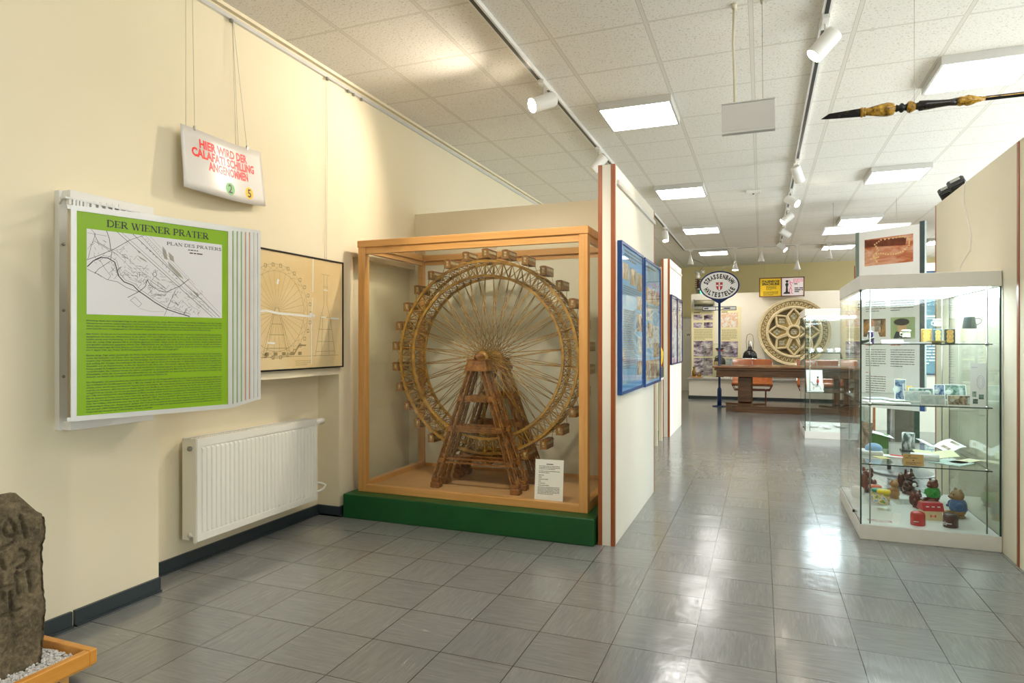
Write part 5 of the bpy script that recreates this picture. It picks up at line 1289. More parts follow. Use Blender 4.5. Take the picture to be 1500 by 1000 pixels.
# ornate pole under the ceiling
t = thing('ornate_pole', 'black and gold carved gondola pole hanging below the ceiling at the top right', 'carved pole', (1.4, 4.75, 3.0))
def px(x): return (x, 4.75, 3.0)
M['goldwood'] = picture('rubbed_gold', [(.35, '#3c2c10'), (.48, '#a67c22'), (.7, '#d9b04a')], 30)
M['blackgold'] = picture('black_gold', [(.5, '#161413'), (.62, '#2a241c'), (.7, '#9a7424')], 22)
s0 = .371
L = lambda a, prof, mt, nm: MB().lathe((s0 + a, 4.75, 3.0), [(r, h) for r, h in prof], 20, 'X').build(nm, mt, t)
MB().add([(s0, 4.75, 2.985), (s0 + .05, 4.735, 3.012), (s0 + .05, 4.765, 3.012), (s0 + .05, 4.75, 2.98), (s0 + .24, 4.73, 3.022), (s0 + .24, 4.77, 3.022), (s0 + .24, 4.75, 2.972)], [(0, 2, 1), (0, 1, 3), (0, 3, 2), (1, 2, 5, 4), (1, 4, 6, 3), (2, 3, 6, 5), (4, 5, 6)]).build('broken_tip', 'blackgold', t)
L(.235, [(.028, 0), (.032, .005), (.032, .012), (.026, .016), (.030, .022), (.030, .03), (.02, .034)], 'goldwood', 'collar')
L(.265, [(.022, 0), (.026, .02), (.040, .09), (.044, .125), (.036, .16), (.018, .17)], 'goldwood', 'gold_leaf_bulb')
L(.435, [(.016, 0), (.024, .005), (.018, .018), (.03, .03), (.03, .04), (.018, .05), (.022, .06)], 'black', 'turned_neck')
L(.495, [(.02, 0), (.034, .01), (.038, .022), (.030, .04), (.022, .052)], 'goldwood', 'gold_ring')
L(.548, [(.018, 0), (.022, .005), (.022, .012), (.032, .02), (.030, .06), (.024, .12), (.020, .18), (.024, .22)], 'blackgold', 'black_shaft_foot')
L(.768, [(.022, 0), (.030, .02), (.026, .04), (.034, .06), (.028, .085), (.018, .11), (.014, .15)], 'goldwood', 'gold_leaf_knob')
L(.915, [(.014, 0), (.015, .5), (.016, 1.6)], 'black', 'shaft')
MB().box((s0 + .915, 4.732, 2.998), (s0 + 2.5, 4.7355, 3.003)).build('gold_line', 'goldwood', t)
m = MB()
for a in (.54, 1.9): m.tube([(s0 + a, 4.75, 3.02), (s0 + a, 4.75, H)], .0015, 5)
m.build('hanging_wire', 'wire', t)
# ------------------------------------------------------------ glass display cases on the right
SH = (1.48, 1.02, .565)
def vitrine(x0, y0, label, shelves, w=.895, d=1.35, h=2.005, group=None):
    t = thing('glass_display_case', label, 'display case', (x0 + w / 2, y0 + d / 2, 0), 0)
    x1, y1 = x0 + w, y0 + d
    MB().box((x0, y0, 0), (x1, y1, .112), .003).build('base', 'white', t)
    tb = MB().box((x0, y0, h - .11), (x1, y1, h), .003).build('top_box', 'white', t)
    MB().box((x0 + .05, y0 + .05, h - .116), (x1 - .05, y1 - .05, h - .1105)).build('light_diffuser', 'caselight', tb)
    z0, z1 = .112, h - .11; g = .007
    pane('front_glass', (x0 + .004, y0 + .004, z0), (x1 - .004, y0 + .004 + g, z1), t)
    pane('back_glass', (x0 + .004, y1 - .004 - g, z0), (x1 - .004, y1 - .004, z1), t)
    pane('side_glass', (x0 + .004, y0 + .004 + g, z0), (x0 + .004 + g, y1 - .011, z1), t)
    pane('side_glass', (x1 - .004 - g, y0 + .004 + g, z0), (x1 - .004, y1 - .011, z1), t)
    MB().box((x0 + .002, y0 + .002, z0), (x0 + .012, y0 + .012, z1)).build('corner_seal', 'edge', t)
    MB().box((x1 - .012, y0 + .002, z0), (x1 - .002, y0 + .012, z1)).build('corner_seal', 'edge', t)
    rods = [(x0 + .075, y0 + .05), (x1 - .075, y0 + .05), (x0 + .075, y1 - .06), (x1 - .075, y1 - .06)]
    for rx, ry in rods:
        r = MB().tube([(rx, ry, z0), (rx, ry, z1)], .005, 10).build('shelf_rod', 'steel', t)
        m = MB()
        for z in shelves: m.tube([(rx, ry, z - .012), (rx, ry, z + .012)], .012, 14)
        m.build('shelf_clamp', 'chrome', r)
    for z in shelves: pane('glass_shelf', (x0 + .02, y0 + .035, z - .004), (x1 - .045, y1 - .03, z + .004), t)
    MB().tube([(x0 - .012, y0 + .32, .135), (x0 + .004, y0 + .32, .135)], .012, 14).build('lock', 'black', t)
    return t
vitrine(.70, 5.51, 'large frameless glass display case of souvenirs at the right, beside the cream partition', SH)
vitrine(.63, 10.92, 'narrow looking glass display case of white porcelain standing farther down the aisle', (1.32, .71))

# rosary banner
bt = thing('banner_stand', 'tall grey edged banner with a rosary photo and long text behind the right glass case', 'banner', (1.37, 8.42, 0))
A = Vector((1.085, 8.60, .735)); Bv = Vector((1.625, 8.19, .735)); BH = 2.075
Fb = frame(A, Bv - A, (0, 0, 1)); BW = (Bv - A).length
m = MB(); m.M = Fb; m.box((-.045, 0, -.035), (0, BH - .015, .0)); m.box((BW, 0, -.035), (BW + .05, BH + .01, .0)); m.box((0, 0, -.035), (BW, BH - .02, -.02)); m.build('frame', plain('sage_grey', '#7c8c88', .4, .2), bt)
m = MB(); m.M = Fb; m.box((BW, 0, .0005), (BW + .05, BH + .008, .004)); m.build('edge_strip', plain('dark_slate', '#3c4a4c', .4), bt)
m = MB(); m.M = Fb; m.box((.002, -.002, -.018), (BW - .002, BH - .02, .004)); sheet = m.build('banner_sheet', 'paper', bt)
def pb(u, v): return (u * BW, v * BH)
m = MB(); m.M = Fb; a, b = pb(.10, .795), pb(.90, .945); m.rect(a[0], a[1], b[0], b[1], .0045); ph = m.build('rosary_photo', picture('rosary_ground', [(.3, '#8a3c20'), (.45, '#c0714c'), (.6, '#dba88c'), (.75, '#efb876')], 3, 3, stretch=(1, 1, 3)), sheet)
m = MB(); m.M = Fb; x0, y0 = a; x1, y1 = b; w_, h_ = x1 - x0, y1 - y0
m.poly([(x0, y0 + h_ * .72), (x0 + w_ * .85, y0 + h_ * .62), (x0 + w_ * .87, y0 + h_ * .9), (x0, y0 + h_ * .98)], .0047); m.build('photo_brown_beam', plain('beam_brown', '#6a2c12', .4, var=.3, scale=20), sheet)
m = MB(); m.M = Fb
path = [(.22, .42), (.3, .55), (.22, .78), (.35, .92), (.6, .93), (.8, .95), (.93, .82), (.92, .6), (.8, .4), (.66, .34), (.5, .36), (.35, .42), (.22, .42)]
for i in range(len(path) - 1):
    for k in range(3):
        q = k / 3; u = path[i][0] + (path[i + 1][0] - path[i][0]) * q; v = path[i][1] + (path[i + 1][1] - path[i][1]) * q
        m.poly(arc(x0 + u * w_, y0 + v * h_, .0105, .0105, 0, 315, 7), .0050)
m.stroke([(x0 + .18 * w_, y0 + .40 * h_), (x0 + .27 * w_, y0 + .10 * h_)], .018, .005); m.stroke([(x0 + .12 * w_, y0 + .24 * h_), (x0 + .31 * w_, y0 + .30 * h_)], .018, .005)
m.build('photo_rosary_beads', plain('bead_tan', '#d9b27a', .4, var=.3, scale=60), sheet)
m = MB(); m.M = Fb @ Matrix.Translation((0, 0, .0046))
for c0, c1 in ((.12, .46), (.54, .92)):
    m.lines(c0 * BW, c1 * BW, BH * .72, 15, .0265, .009, int(c0 * 50)); m.lines(c0 * BW, c1 * BW, BH * .325, 8, .0265, .009, int(c0 * 50) + 1)
m.lines(.12 * BW, .46 * BW, BH * .175, 10, .0265, .009, 33)
m.build('small_print', 'grey_text', sheet)
m = MB(); m.M = Fb @ Matrix.Translation((0, 0, .0046)); m.lines(.12 * BW, .40 * BW, BH * .352, 1, .03, .012, 3); m.lines(.54 * BW, .8 * BW, BH * .352, 1, .03, .012, 5); m.lines(.12 * BW, .22 * BW, BH * .197, 1, .03, .012, 3); m.build('red_headings', plain('pink_red', '#d88078', .5), sheet)
# two portrait photos, plain stand-ins
m = MB(); m.M = Fb; a, b = pb(.08, .395), pb(.46, .495); m.rect(a[0], a[1], b[0], b[1], .0045); m.build('photo_ground', picture('gold_room', [(.4, '#3a2a20'), (.6, '#c98a40')], 5), sheet)
m = MB(); m.M = Fb; X0, Y0 = a; m.poly([(X0 + .04, Y0), (X0 + .19, Y0), (X0 + .15, Y0 + .12), (X0 + .08, Y0 + .13)], .0048); m.build('photo_white_robe', 'paper', sheet)
m = MB(); m.M = Fb; m.poly(arc(X0 + .10, Y0 + .16, .032, .042, 0, 337, 15), .0050); m.poly([(X0 + .17, Y0 + .05), (X0 + .20, Y0 + .05), (X0 + .2, Y0 + .1), (X0 + .17, Y0 + .1)], .005); m.build('photo_face', plain('skin_print', '#d79a80', .5), sheet)
m = MB(); m.M = Fb; m.rect(X0 + .13, Y0 + .06, X0 + .2, Y0 + .19, .0052); m.build('photo_tablet', 'sepia', sheet)
m = MB(); m.M = Fb; a, b = pb(.54, .385), pb(.93, .50); m.rect(a[0], a[1], b[0], b[1], .0045); m.build('portrait_ground', plain('portrait_green', '#a5b67e', .5), sheet)
X0, Y0 = a
m = MB(); m.M = Fb; m.poly([(X0 + .03, Y0), (X0 + .22, Y0), (X0 + .19, Y0 + .07), (X0 + .06, Y0 + .08)], .0048); m.poly(arc(X0 + .12, Y0 + .185, .085, .04, 0, 340, 17), .0054); m.build('portrait_dark_clothes', plain('portrait_dark', '#33302e', .5), sheet)
m = MB(); m.M = Fb; m.poly(arc(X0 + .125, Y0 + .125, .052, .07, 0, 340, 17), .0051); m.build('portrait_face', plain('portrait_skin', '#dcb083', .5), sheet)
m = MB(); m.M = Fb; m.box((BW - .0, -.0, -.03), (BW + .05, .16, .0045)); m.build('blue_strip', 'blueframe', bt)
MB().tube([(1.37, 8.44, .02), (1.37, 8.44, .74)], .022, 14).build('post', 'dark', bt)
MB().lathe((1.50, 8.46, 0), [(.33, 0), (.33, .012), (.30, .022), (.06, .04)], 40).build('round_foot', plain('grey_foot', '#6c6f70', .3, .4), bt)

# blue poster and dark plinth behind
t = thing('framed_poster', 'tall teal blue poster on the white partition seen right of the rosary banner', 'poster', (2.5, 12.37, .9))
MB().box((2.15, 12.365, .95), (2.85, 12.4, 2.66)).build('frame', 'navy', t)
MB().box((2.17, 12.36, .97), (2.83, 12.365, 2.64)).build('print', picture('teal_print', [(.35, '#3c6f88'), (.6, '#6f9fb0'), (.8, '#c9c4c8')], 2, stretch=(1, 1, 2)), t)
m = MB(); m.M = XZ(0, 12.358, 0); m.rect(2.35, 1.90, 2.8, 1.93); m.rect(2.35, 1.87, 2.8, 1.88); m.lines(2.4, 2.8, 1.5, 8, .05, .02, 4); m.build('print_lines', 'paper', t)
t = thing('dark_plinth', 'dark olive plinth standing on the floor behind the rosary banner', 'plinth', (1.99, 11.2, 0))
MB().box((1.87, 11.05, 0), (2.12, 11.4, 1.0), .004).build('body', plain('olive_dark', '#4c4b42', .25), t)
MB().box((2.125, 11.05, 0), (2.19, 11.4, 1.0)).build('side_strip', 'edge', t)

# ------------------------------------------------------------ things in the near case
def item(name, label, cat, mb, mat, group=None): return tag(mb.build(name, mat), label, cat, group)
def leaf(c, w, h, yaw, tilt, th=.0015):      # a sheet standing at c, facing the aisle, leaning back
    R_ = Matrix.Translation(c) @ Matrix.Rotation(math.radians(yaw), 4, 'Z') @ Matrix.Rotation(math.radians(90 - tilt), 4, 'X')
    m = MB(); m.M = R_; m.box((-w / 2, 0, -th), (w / 2, h, 0)); return m, R_
def flat(c, w, d, yaw, th=.002):
    m = MB(); m.M = Matrix.Translation(c) @ Matrix.Rotation(math.radians(yaw), 4, 'Z'); m.box((-w / 2, -d / 2, 0), (w / 2, d / 2, th)); return m
M['brownglaze'] = plain('red_brown_glaze', '#6e2c1c', .2, coat=.4, var=.1)
M['darkglaze'] = plain('dark_brown_glaze', '#4a2218', .15, coat=.4, var=.1)
M['goldglaze'] = plain('golden_brown_glaze', '#a07a48', .2, coat=.4, var=.15, scale=20)
M['tanglaze'] = plain('tan_glaze', '#b88350', .4, var=.08)
def bear(loc, s, yaw, label, body, shirt=None, squirrel=False, cat='figurine', name='bear_figurine', ears=.035, acc=None):
    t = thing(name, label, cat, loc, math.radians(yaw), 'ceramic animal money boxes')
    W_ = WM[t.name]
    def b(*balls):
        m = MB(); m.M = W_ @ Matrix.Scale(s, 4)
        for c, r in balls: m.ball(c, r, 14)
        return m
    m = b(((0, 0, .06), (.062, .055, .06)), ((0, 0, .10), (.052, .045, .05)), ((-.04, -.05, .022), (.025, .045, .022)), ((.04, -.05, .022), (.025, .045, .022)), ((0, .0, .01), (.06, .052, .012)))
    m.build('body', body, t)
    hd = b(((0, -.005, .175), (.05, .047, .047)), ((0, -.048, .165), (.022, .024, .018))).build('head', body, t)
    b(((-.036, 0, .215), (.016, .010, .018 if not squirrel else .028)), ((.036, 0, .215), (.016, .010, .018 if not squirrel else .028))).build('ears', body, hd)
    b(((0, -.072, .168), (.007, .006, .006)), ((-.018, -.045, .185), (.006, .005, .007)), ((.018, -.045, .185), (.006, .005, .007))).build('eyes_and_nose', 'black', hd)
    b(((-.055, -.02, .10), (.018, .03, .03)), ((.055, -.02, .10), (.018, .03, .03)), ((-.045, -.05, .085), (.014, .018, .014)), ((.045, -.05, .085), (.014, .018, .014))).build('arms', shirt or body, t)
    if shirt:
        m = MB(); m.M = W_ @ Matrix.Scale(s, 4); m.lathe((0, 0, 0), [(.060, .055), (.064, .07), (.060, .11), (.048, .14), (.03, .15)], 20); m.build('shirt', shirt, t)
    if squirrel:
        m = MB(); m.M = W_ @ Matrix.Scale(s, 4); m.tube([(0, .05, .02), (0, .085, .05), (0, .09, .11), (0, .075, .16), (0, .09, .19)], [.02, .034, .038, .03, .012], 12); m.build('tail', body, t)
    if acc:
        b(((0, -.062, .10), (.022, .014, .02))).build('held_nut', acc, t)
    return t
bz = .1125
bear((.915, 6.70, bz), .95, 150, 'red-brown squirrel figure at the back left of the case floor', 'brownglaze', squirrel=True, name='squirrel_figurine')
bear((1.25, 6.75, bz), .95, 40, 'dark brown squirrel figure holding a white nut, back of the case floor', 'darkglaze', squirrel=True, name='squirrel_figurine', acc='porcelain')
bear((1.385, 6.48, bz), .88, -60, 'brown bear figure in a bright green shirt on the case floor', 'brownglaze', plain('green_shirt', '#189a2c', .3, coat=.3))
bear((1.215, 6.22, bz), .62, 30, 'small red-brown squirrel figure with a yellow patch behind the little house', 'brownglaze', squirrel=True, name='squirrel_figurine', acc=plain('yellow_patch', '#d8c030', .4))
bear((1.45, 6.0, bz), .98, -75, 'golden brown bear figure in a blue shirt at the right of the case floor', 'goldglaze', plain('blue_shirt', '#1c5796', .3, coat=.3))
bear((1.10, 6.52, bz), .72, -140, 'plain tan figure turned away behind the coloured tubs', 'tanglaze', name='dog_figurine')
for x, y, c, lid, nm in ((.925, 6.36, '#e8683c', 'orange', 'backmost'), (.93, 6.22, '#2c9c84', 'teal green', 'middle'), (.945, 6.06, '#f4d418', 'yellow', 'frontmost')):
    t = thing('round_tub', 'round printed tub with %s lid, %s of the three at the left' % (('an ' if lid[0] == 'o' else 'a ') + lid, nm), 'tub', (x, y, bz), 0, 'lidded printed tubs')
    z = bz + (.02 if nm != 'frontmost' else .045)
    if nm == 'frontmost': MB().box((x - .05, y - .05, bz), (x + .05, y + .05, z)).build('clear_block', 'glass2', t)
    MB().lathe((x, y, z), [(.040, 0), (.042, .004), (.046, .092)], 28).build('cup', picture('tub_print_' + lid[0], [(.38, '#3c6cb0'), (.47, '#e8e4d8'), (.55, '#d8b040'), (.64, '#5c9a4c')], 28), t)
    MB().lathe((x, y, z + .092), [(.051, 0), (.051, .018), (.047, .023)], 28).build('lid', plain('lid_' + lid[0], c, .3, var=0), t)
t = thing('house_money_box', 'small cream toy house with a red roof on the case floor', 'toy house', (1.235, 5.87, bz), math.radians(12))
m = MB(); m.M = WM[t.name]; m.box((-.065, -.045, 0), (.065, .045, .075)); m.build('walls', plain('cream_plastic', '#e8d6a8', .35), t)
m = MB(); m.M = WM[t.name] @ frame((0, 0, 0), (0, 1, 0), (0, 0, 1)); m.prism([(-.058, .072), (.058, .072), (.03, .13), (-.03, .13)], -.075, .075); rf = m.build('roof', plain('red_plastic', '#c02830', .3), t)
m = MB(); m.M = WM[t.name]; m.box((-.02, -.0465, .03), (.02, -.045, .034)); m.box((-.02, -.0465, .022), (-.012, -.045, .042)); m.box((.012, -.0465, .022), (.02, -.045, .042)); m.build('red_emblem', 'red_text', t)
m = MB(); m.M = WM[t.name]; 
for x in (-.04, 0, .04): m.box((x - .01, -.047, .10), (x + .01, -.044, .108))
m.build('window_marks', 'paper', rf)
for x, y, c, lb in ((1.105, 5.64, '#c02420', 'glossy red oval money box with a white script line at the front'), (1.32, 5.66, '#4a2418', 'glossy dark brown oval money box with a star mark at the front')):
    t = thing('oval_money_box', lb, 'money box', (x, y, bz), 0, 'oval money boxes')
    m = MB(); m.M = Matrix.Translation((x, y, bz)) @ Matrix.Diagonal((1, .75, 1, 1)); m.lathe((0, 0, 0), [(.046, 0), (.050, .006), (.050, .075), (.046, .092), (.032, .102), (.008, .106)], 32); m.build('box', plain('enamel_' + c[1:3], c, .15, coat=.5, var=0), t)
    m = MB(); m.M = XZ(x, y - .0392, bz + .03)
    if c == '#4a2418': m.stroke([(-.045 + .016 * math.cos(PI / 2 + k * 4 * PI / 5), .005 + .016 * math.sin(PI / 2 + k * 4 * PI / 5)) for k in range(6)], .003)
    m.lines(-.035, .045, .006, 1, .01, .006, 3, .1); m.build('white_mark', 'paper', t)
for (x, y, yaw), lb in (((.83, 6.22, 30), 'small folded white label card at the far left of the case floor'), ((.965, 5.655, -20), 'small folded white label card at the front left of the case floor')):
    m, R_ = leaf((x, y, bz), .055, .075, yaw, 30); item('label_card', lb, 'label card', m, 'paper', 'label cards')
item('printed_slip', 'pink and white printed slip lying at the front left of the case floor', 'paper slip', flat((.855, 5.66, bz), .16, .06, 4), picture('pink_slip', [(.45, '#efe6e6'), (.6, '#e0a0a0')], 20))
item('clear_plate', 'flat clear plate lying behind the little house on the case floor', 'plate', flat((1.19, 6.40, bz), .26, .2, 10, .006), 'glass2')
item('blue_white_cup', 'pale blue and white pot at the back left corner of the case floor', 'pot', MB().lathe((.80, 6.45, bz), [(.04, 0), (.055, .03), (.055, .08), (.03, .1)], 20), 'porcelain')
z3 = SH[2] + .0042
# third shelf
t = thing('folded_cap', 'pale blue paper cap on a white tray, left end of the lower shelf', 'cap', (.865, 6.05, z3))
MB().box((.76, 5.97, z3), (.93, 6.13, z3 + .03), .004).build('tray', 'paper', t)
MB().ball((.87, 6.05, z3 + .045), (.065, .055, .045), 16).build('cap', plain('pale_blue', '#8fb4dc', .5), t)
m, R_ = leaf((.79, 6.18, z3), .13, .25, -62, 12, .025); item('leaning_booklet', 'beige booklet leaning upright at the left end of the lower shelf', 'booklet', m, 'sepia')
t = thing('green_box', 'green box with a white sheet on top, left part of the lower shelf', 'box', (.97, 6.40, z3))
MB().box((.90, 6.36, z3), (1.03, 6.46, z3 + .12), .003).build('box', plain('leaf_green', '#5f9a48', .5), t)
m = MB(); m.M = Matrix.Translation((.97, 6.38, z3 + .125)) @ Matrix.Rotation(.25, 4, 'Y'); m.box((-.09, -.11, 0), (.09, .11, .002)); m.build('sheet', 'paper', t)
t = thing('photo_mug', 'white cylindrical mug with grey printed pictures on a dark coaster', 'mug', (1.165, 6.30, z3))
MB().box((1.11, 6.24, z3), (1.23, 6.36, z3 + .012)).build('coaster', 'dark', t)
MB().lathe((1.165, 6.30, z3 + .012), [(.046, 0), (.048, .004), (.048, .14), (.042, .146)], 28).build('mug', picture('mug_print', [(.42, '#4c5a58'), (.5, '#c8cfcc'), (.56, '#eceeec')], 16, stretch=(1, 1, .6)), t)
def book(x, y, w, d, yaw, label, mt, pic=None, lift=.05, name='open_booklet'):
    t = thing(name, label, 'booklet', (x, y, z3), math.radians(yaw)); Wm = WM[t.name]
    m = MB(); m.M = Wm; vs = []; n = 10
    for i in range(n + 1):
        u = -w / 2 + w * i / n; z = lift * math.sin(PI * abs(i / n - .5)) * .9 + .002
        vs += [(u, -d / 2, z), (u, d / 2, z + .03), (u, d / 2, z + .026), (u, -d / 2, z - .002)]
    fs = [(i * 4 + k, i * 4 + (k + 1) % 4, i * 4 + 4 + (k + 1) % 4, i * 4 + 4 + k) for i in range(n) for k in range(4)] + [(0, 1, 2, 3), tuple(n * 4 + k for k in (3, 2, 1, 0))]
    m.add(vs, fs); m.build('pages', mt, t)
    if pic:
        m = MB(); m.M = Wm; q = [(w * .08, -d * .3), (w * .42, -d * .3), (w * .42, d * .2), (w * .08, d * .2)]
        m.add([(a, b, lift * math.sin(PI * a / w) * .9 + .004 + .03 * (b + d / 2) / d + .002) for a, b in q], [(0, 1, 2, 3)]); m.build('picture', pic, t)
    return t
book(1.41, 6.35, .28, .24, 15, 'open white booklet with a dark picture, middle of the lower shelf', 'paper', 'sepia', .07)
book(1.31, 6.05, .30, .12, 12, 'open pale yellow-green leaflet in front of the white booklet', plain('pale_yellow', '#d8dba8', .5), None, .02)
item('grey_folder', 'pale grey-green printed folder lying at the right of the lower shelf', 'folder', flat((1.36, 5.80, z3), .22, .24, -38, .006), plain('grey_green_card', '#aebfb8', .5))
item('beige_folder', 'beige edged paper folder lying beyond the grey one at the right', 'folder', flat((1.47, 5.90, z3), .10, .30, -42, .006), plain('beige_card', '#d8d0b0', .5))
item('rolled_sheet', 'short roll of white paper behind the tan card on the lower shelf', 'paper roll', MB().tube([(1.10, 5.86, z3 + .03), (1.28, 5.80, z3 + .03)], .03, 18), 'paper')
item('flat_sheet', 'white sheet lying flat left of the paper roll on the lower shelf', 'sheet', flat((1.03, 5.98, z3), .2, .12, -12), 'paper')
item('red_pen', 'slim red and black pen lying on the white sheet', 'pen', MB().tube([(.98, 6.0, z3 + .008), (1.10, 5.93, z3 + .008)], .0045, 8), 'red_text')
item('fan_leaflet', 'cream leaflet under the pale cap at the left end of the lower shelf', 'leaflet', flat((.90, 5.88, z3), .08, .12, 20), plain('cream_leaflet', '#e8d898', .5))
m, R_ = leaf((1.065, 5.575, z3), .135, .085, 0, 12); t = item('tan_card', 'tan printed card standing at the front edge of the lower shelf', 'card', m, plain('tan_card', '#d4a868', .5, var=.02))
m = MB(); m.M = R_ @ Matrix.Translation((0, 0, .0004)); m.lines(-.035, .035, .072, 1, .01, .004, 1); m.lines(-.05, .05, .058, 1, .01, .004, 2); m.poly(arc(0, .038, .005, .005, 0, 330, 11)); m.lines(-.05, .05, .024, 2, .01, .004, 3)
k = m.build('card_print', 'black_text', t)
# second shelf
z2 = SH[1] + .0042
M['note_blue'] = picture('blue_note', [(.4, '#2c4468'), (.52, '#7c90a8'), (.65, '#c0c8c8')], 22)
M['note_teal'] = picture('teal_note', [(.38, '#2c5048'), (.5, '#6c8c80'), (.65, '#b8c4b4')], 22)
M['note_pale'] = picture('pale_note', [(.4, '#a8b8b8'), (.6, '#d4dad4')], 18)
M['note_brown'] = picture('brown_note', [(.4, '#5a4838'), (.5, '#a09078'), (.62, '#ccc0a4')], 24)
def note(x, y, w, h, yaw, tilt, mt, label, border=True):
    m, R_ = leaf((x, y, z2), w, h, yaw, tilt); t = item('banknote', label, 'banknote', m, 'paper', 'banknotes shown on the middle shelf')
    m = MB(); m.M = R_; b = .006; m.rect(-w / 2 + b, b, w / 2 - b, h - b, .0006); m.build('engraved_print', mt, t)
    m = MB(); m.M = R_; m.rect(w * .18, h * .2, w * .34, h * .8, .0009); m.poly(arc(-w * .32, h * .5, h * .16, h * .16, 0, 330, 11), .0009); m.build('portrait_oval', 'note_pale', t)
    return t
note(1.06, 6.02, .085, .17, 4, 8, 'note_blue', 'tall dark blue note standing at the back left of the notes')
note(1.26, 6.30, .19, .085, 6, 10, 'note_teal', 'dark teal note standing behind the others, centre')
note(1.155, 5.90, .19, .085, 6, 12, 'note_pale', 'pale grey note standing left of the centre')
note(1.40, 6.25, .12, .12, 4, 8, 'note_blue', 'square dark blue note standing behind, right of centre')
note(1.20, 5.62, .165, .078, 3, 12, 'note_pale', 'pale bluish note standing at the front centre edge of the shelf')
note(1.39, 5.64, .19, .078, 3, 12, 'note_brown', 'brown portrait note standing at the front right of the shelf')
note(1.47, 6.15, .15, .13, -4, 16, 'note_teal', 'white bordered green note tilted back at the right of the shelf')
m, R_ = leaf((1.475, 5.60, z2), .095, .32, -18, 9); t = item('tall_leaflet', 'tall white leaflet with blue figures leaning by the right case glass', 'leaflet', m, 'paper')
m = MB(); m.M = R_ @ Matrix.Translation((0, 0, .0006)); m.stroke(arc(.015, .18, .022, .05, 0, 360, 16), .0015); m.stroke(arc(.015, .18, .014, .036, 0, 360, 14), .001); m.lines(-.04, .04, .29, 1, .01, .003, 3); m.build('blue_drawing', plain('ink_blue', '#6878b0', .5), t)
m = MB(); m.M = R_ @ Matrix.Translation((0, 0, .0006)); m.rect(-.035, .07, -.01, .11); m.rect(-.03, .02, 0, .055); m.rect(.005, .055, .035, .09); m.build('stamps', 'note_teal', t)
R = random.Random(12)
for i, (x, y, w, d, yaw, mt, lb) in enumerate(((.86, 5.80, .16, .2, 20, 'paper', 'white sheet lying at the left front corner of the middle shelf'), (.98, 5.68, .17, .13, -8, 'glossy_paper', 'pale glossy leaflet lying at the front of the middle shelf'),
      (.90, 6.10, .18, .16, 12, 'note_pale', 'pale printed sheet lying behind the left front sheet of the middle shelf'), (1.01, 5.93, .11, .15, 30, plain('mint_paper', '#cfe0d8', .5), 'mint coloured sheet lying left of the standing notes'))):
    item('loose_sheet', lb, 'sheet', flat((x, y, z2 + .0005 + .002 * i), w, d, yaw), mt, 'loose sheets on the middle shelf')
t = thing('yellow_stand', 'small pale yellow cardboard stand behind the notes', 'stand', (1.16, 6.45, z2))
MB().box((1.10, 6.43, z2), (1.14, 6.46, z2 + .15)).box((1.14, 6.43, z2), (1.22, 6.46, z2 + .09)).build('card', plain('yellow_card', '#e0c070', .6), t)
# top shelf
z1_ = SH[0] + .0042
def tin(x, y, yaw, mt, label, w=.055, h=.115, d=.03):
    t = thing('upright_tin', label, 'tin', (x, y, z1_), math.radians(yaw), 'upright gilt boxes on the top shelf'); W_ = WM[t.name]
    m = MB(); m.M = W_; m.box((-w / 2, -d / 2, 0), (w / 2, d / 2, h), .003); m.build('box', mt[0], t)
    m = MB(); m.M = W_ @ frame((0, -d / 2 - .0006, 0), (1, 0, 0), (0, 0, 1)); q = w * .36
    for zz in (.2, .5, .8): m.poly(arc(0, h * zz, q, h * .15, 0, 345, 23))
    m.rect(-q * .8, h * .1, q * .8, h * .9, .0001); m.build('gilt_relief', mt[1], t)
    m = MB(); m.M = W_ @ frame((0, -d / 2 - .0014, 0), (1, 0, 0), (0, 0, 1)); m.stroke(arc(0, h * .45, q * .5, h * .2, 0, 360, 16), .0015); m.stroke(arc(0, h * .8, q * .4, h * .05, 0, 360, 10), .0015); m.build('relief_lines', mt[0], t)
M['tin_teal'] = plain('teal_tin', '#56707c', .3, .3); M['tin_gold'] = plain('gold_relief', '#c09a54', .35, .5, .15, 60); M['tin_gold2'] = plain('yellow_relief', '#d8c070', .4, .3, .15, 60); M['tin_dark'] = plain('dark_tin', '#3a4038', .3, .3)
tin(1.235, 6.0, 0, ('tin_gold', 'tin_gold2'), 'upright gilt box, leftmost of the three on the top shelf', .07)
tin(1.315, 6.02, 4, ('tin_teal', 'tin_gold2'), 'upright blue-grey box with yellow relief, middle one of the three')
tin(1.40, 6.03, 0, ('tin_dark', 'tin_gold'), 'upright dark box with gold relief, rightmost of the three', .07)
t = thing('pewter_tankard', 'dark pewter tankard with a scrolled handle on a clear block, top shelf', 'tankard', (1.50, 5.86, z1_))
MB().box((1.44, 5.80, z1_), (1.56, 5.92, z1_ + .115)).build('clear_block', 'glass2', t)
MB().lathe((1.49, 5.86, z1_ + .115), [(.046, 0), (.047, .006), (.036, .085), (.036, .09), (.032, .088)], 28).build('body', plain('pewter', '#5c6460', .3, .6), t)
MB().tube([(1.525, 5.86, z1_ + .19), (1.55, 5.86, z1_ + .195), (1.568, 5.86, z1_ + .18), (1.560, 5.86, z1_ + .16), (1.545, 5.86, z1_ + .15), (1.530, 5.86, z1_ + .14)], .006, 8).build('handle', 'steel', t)
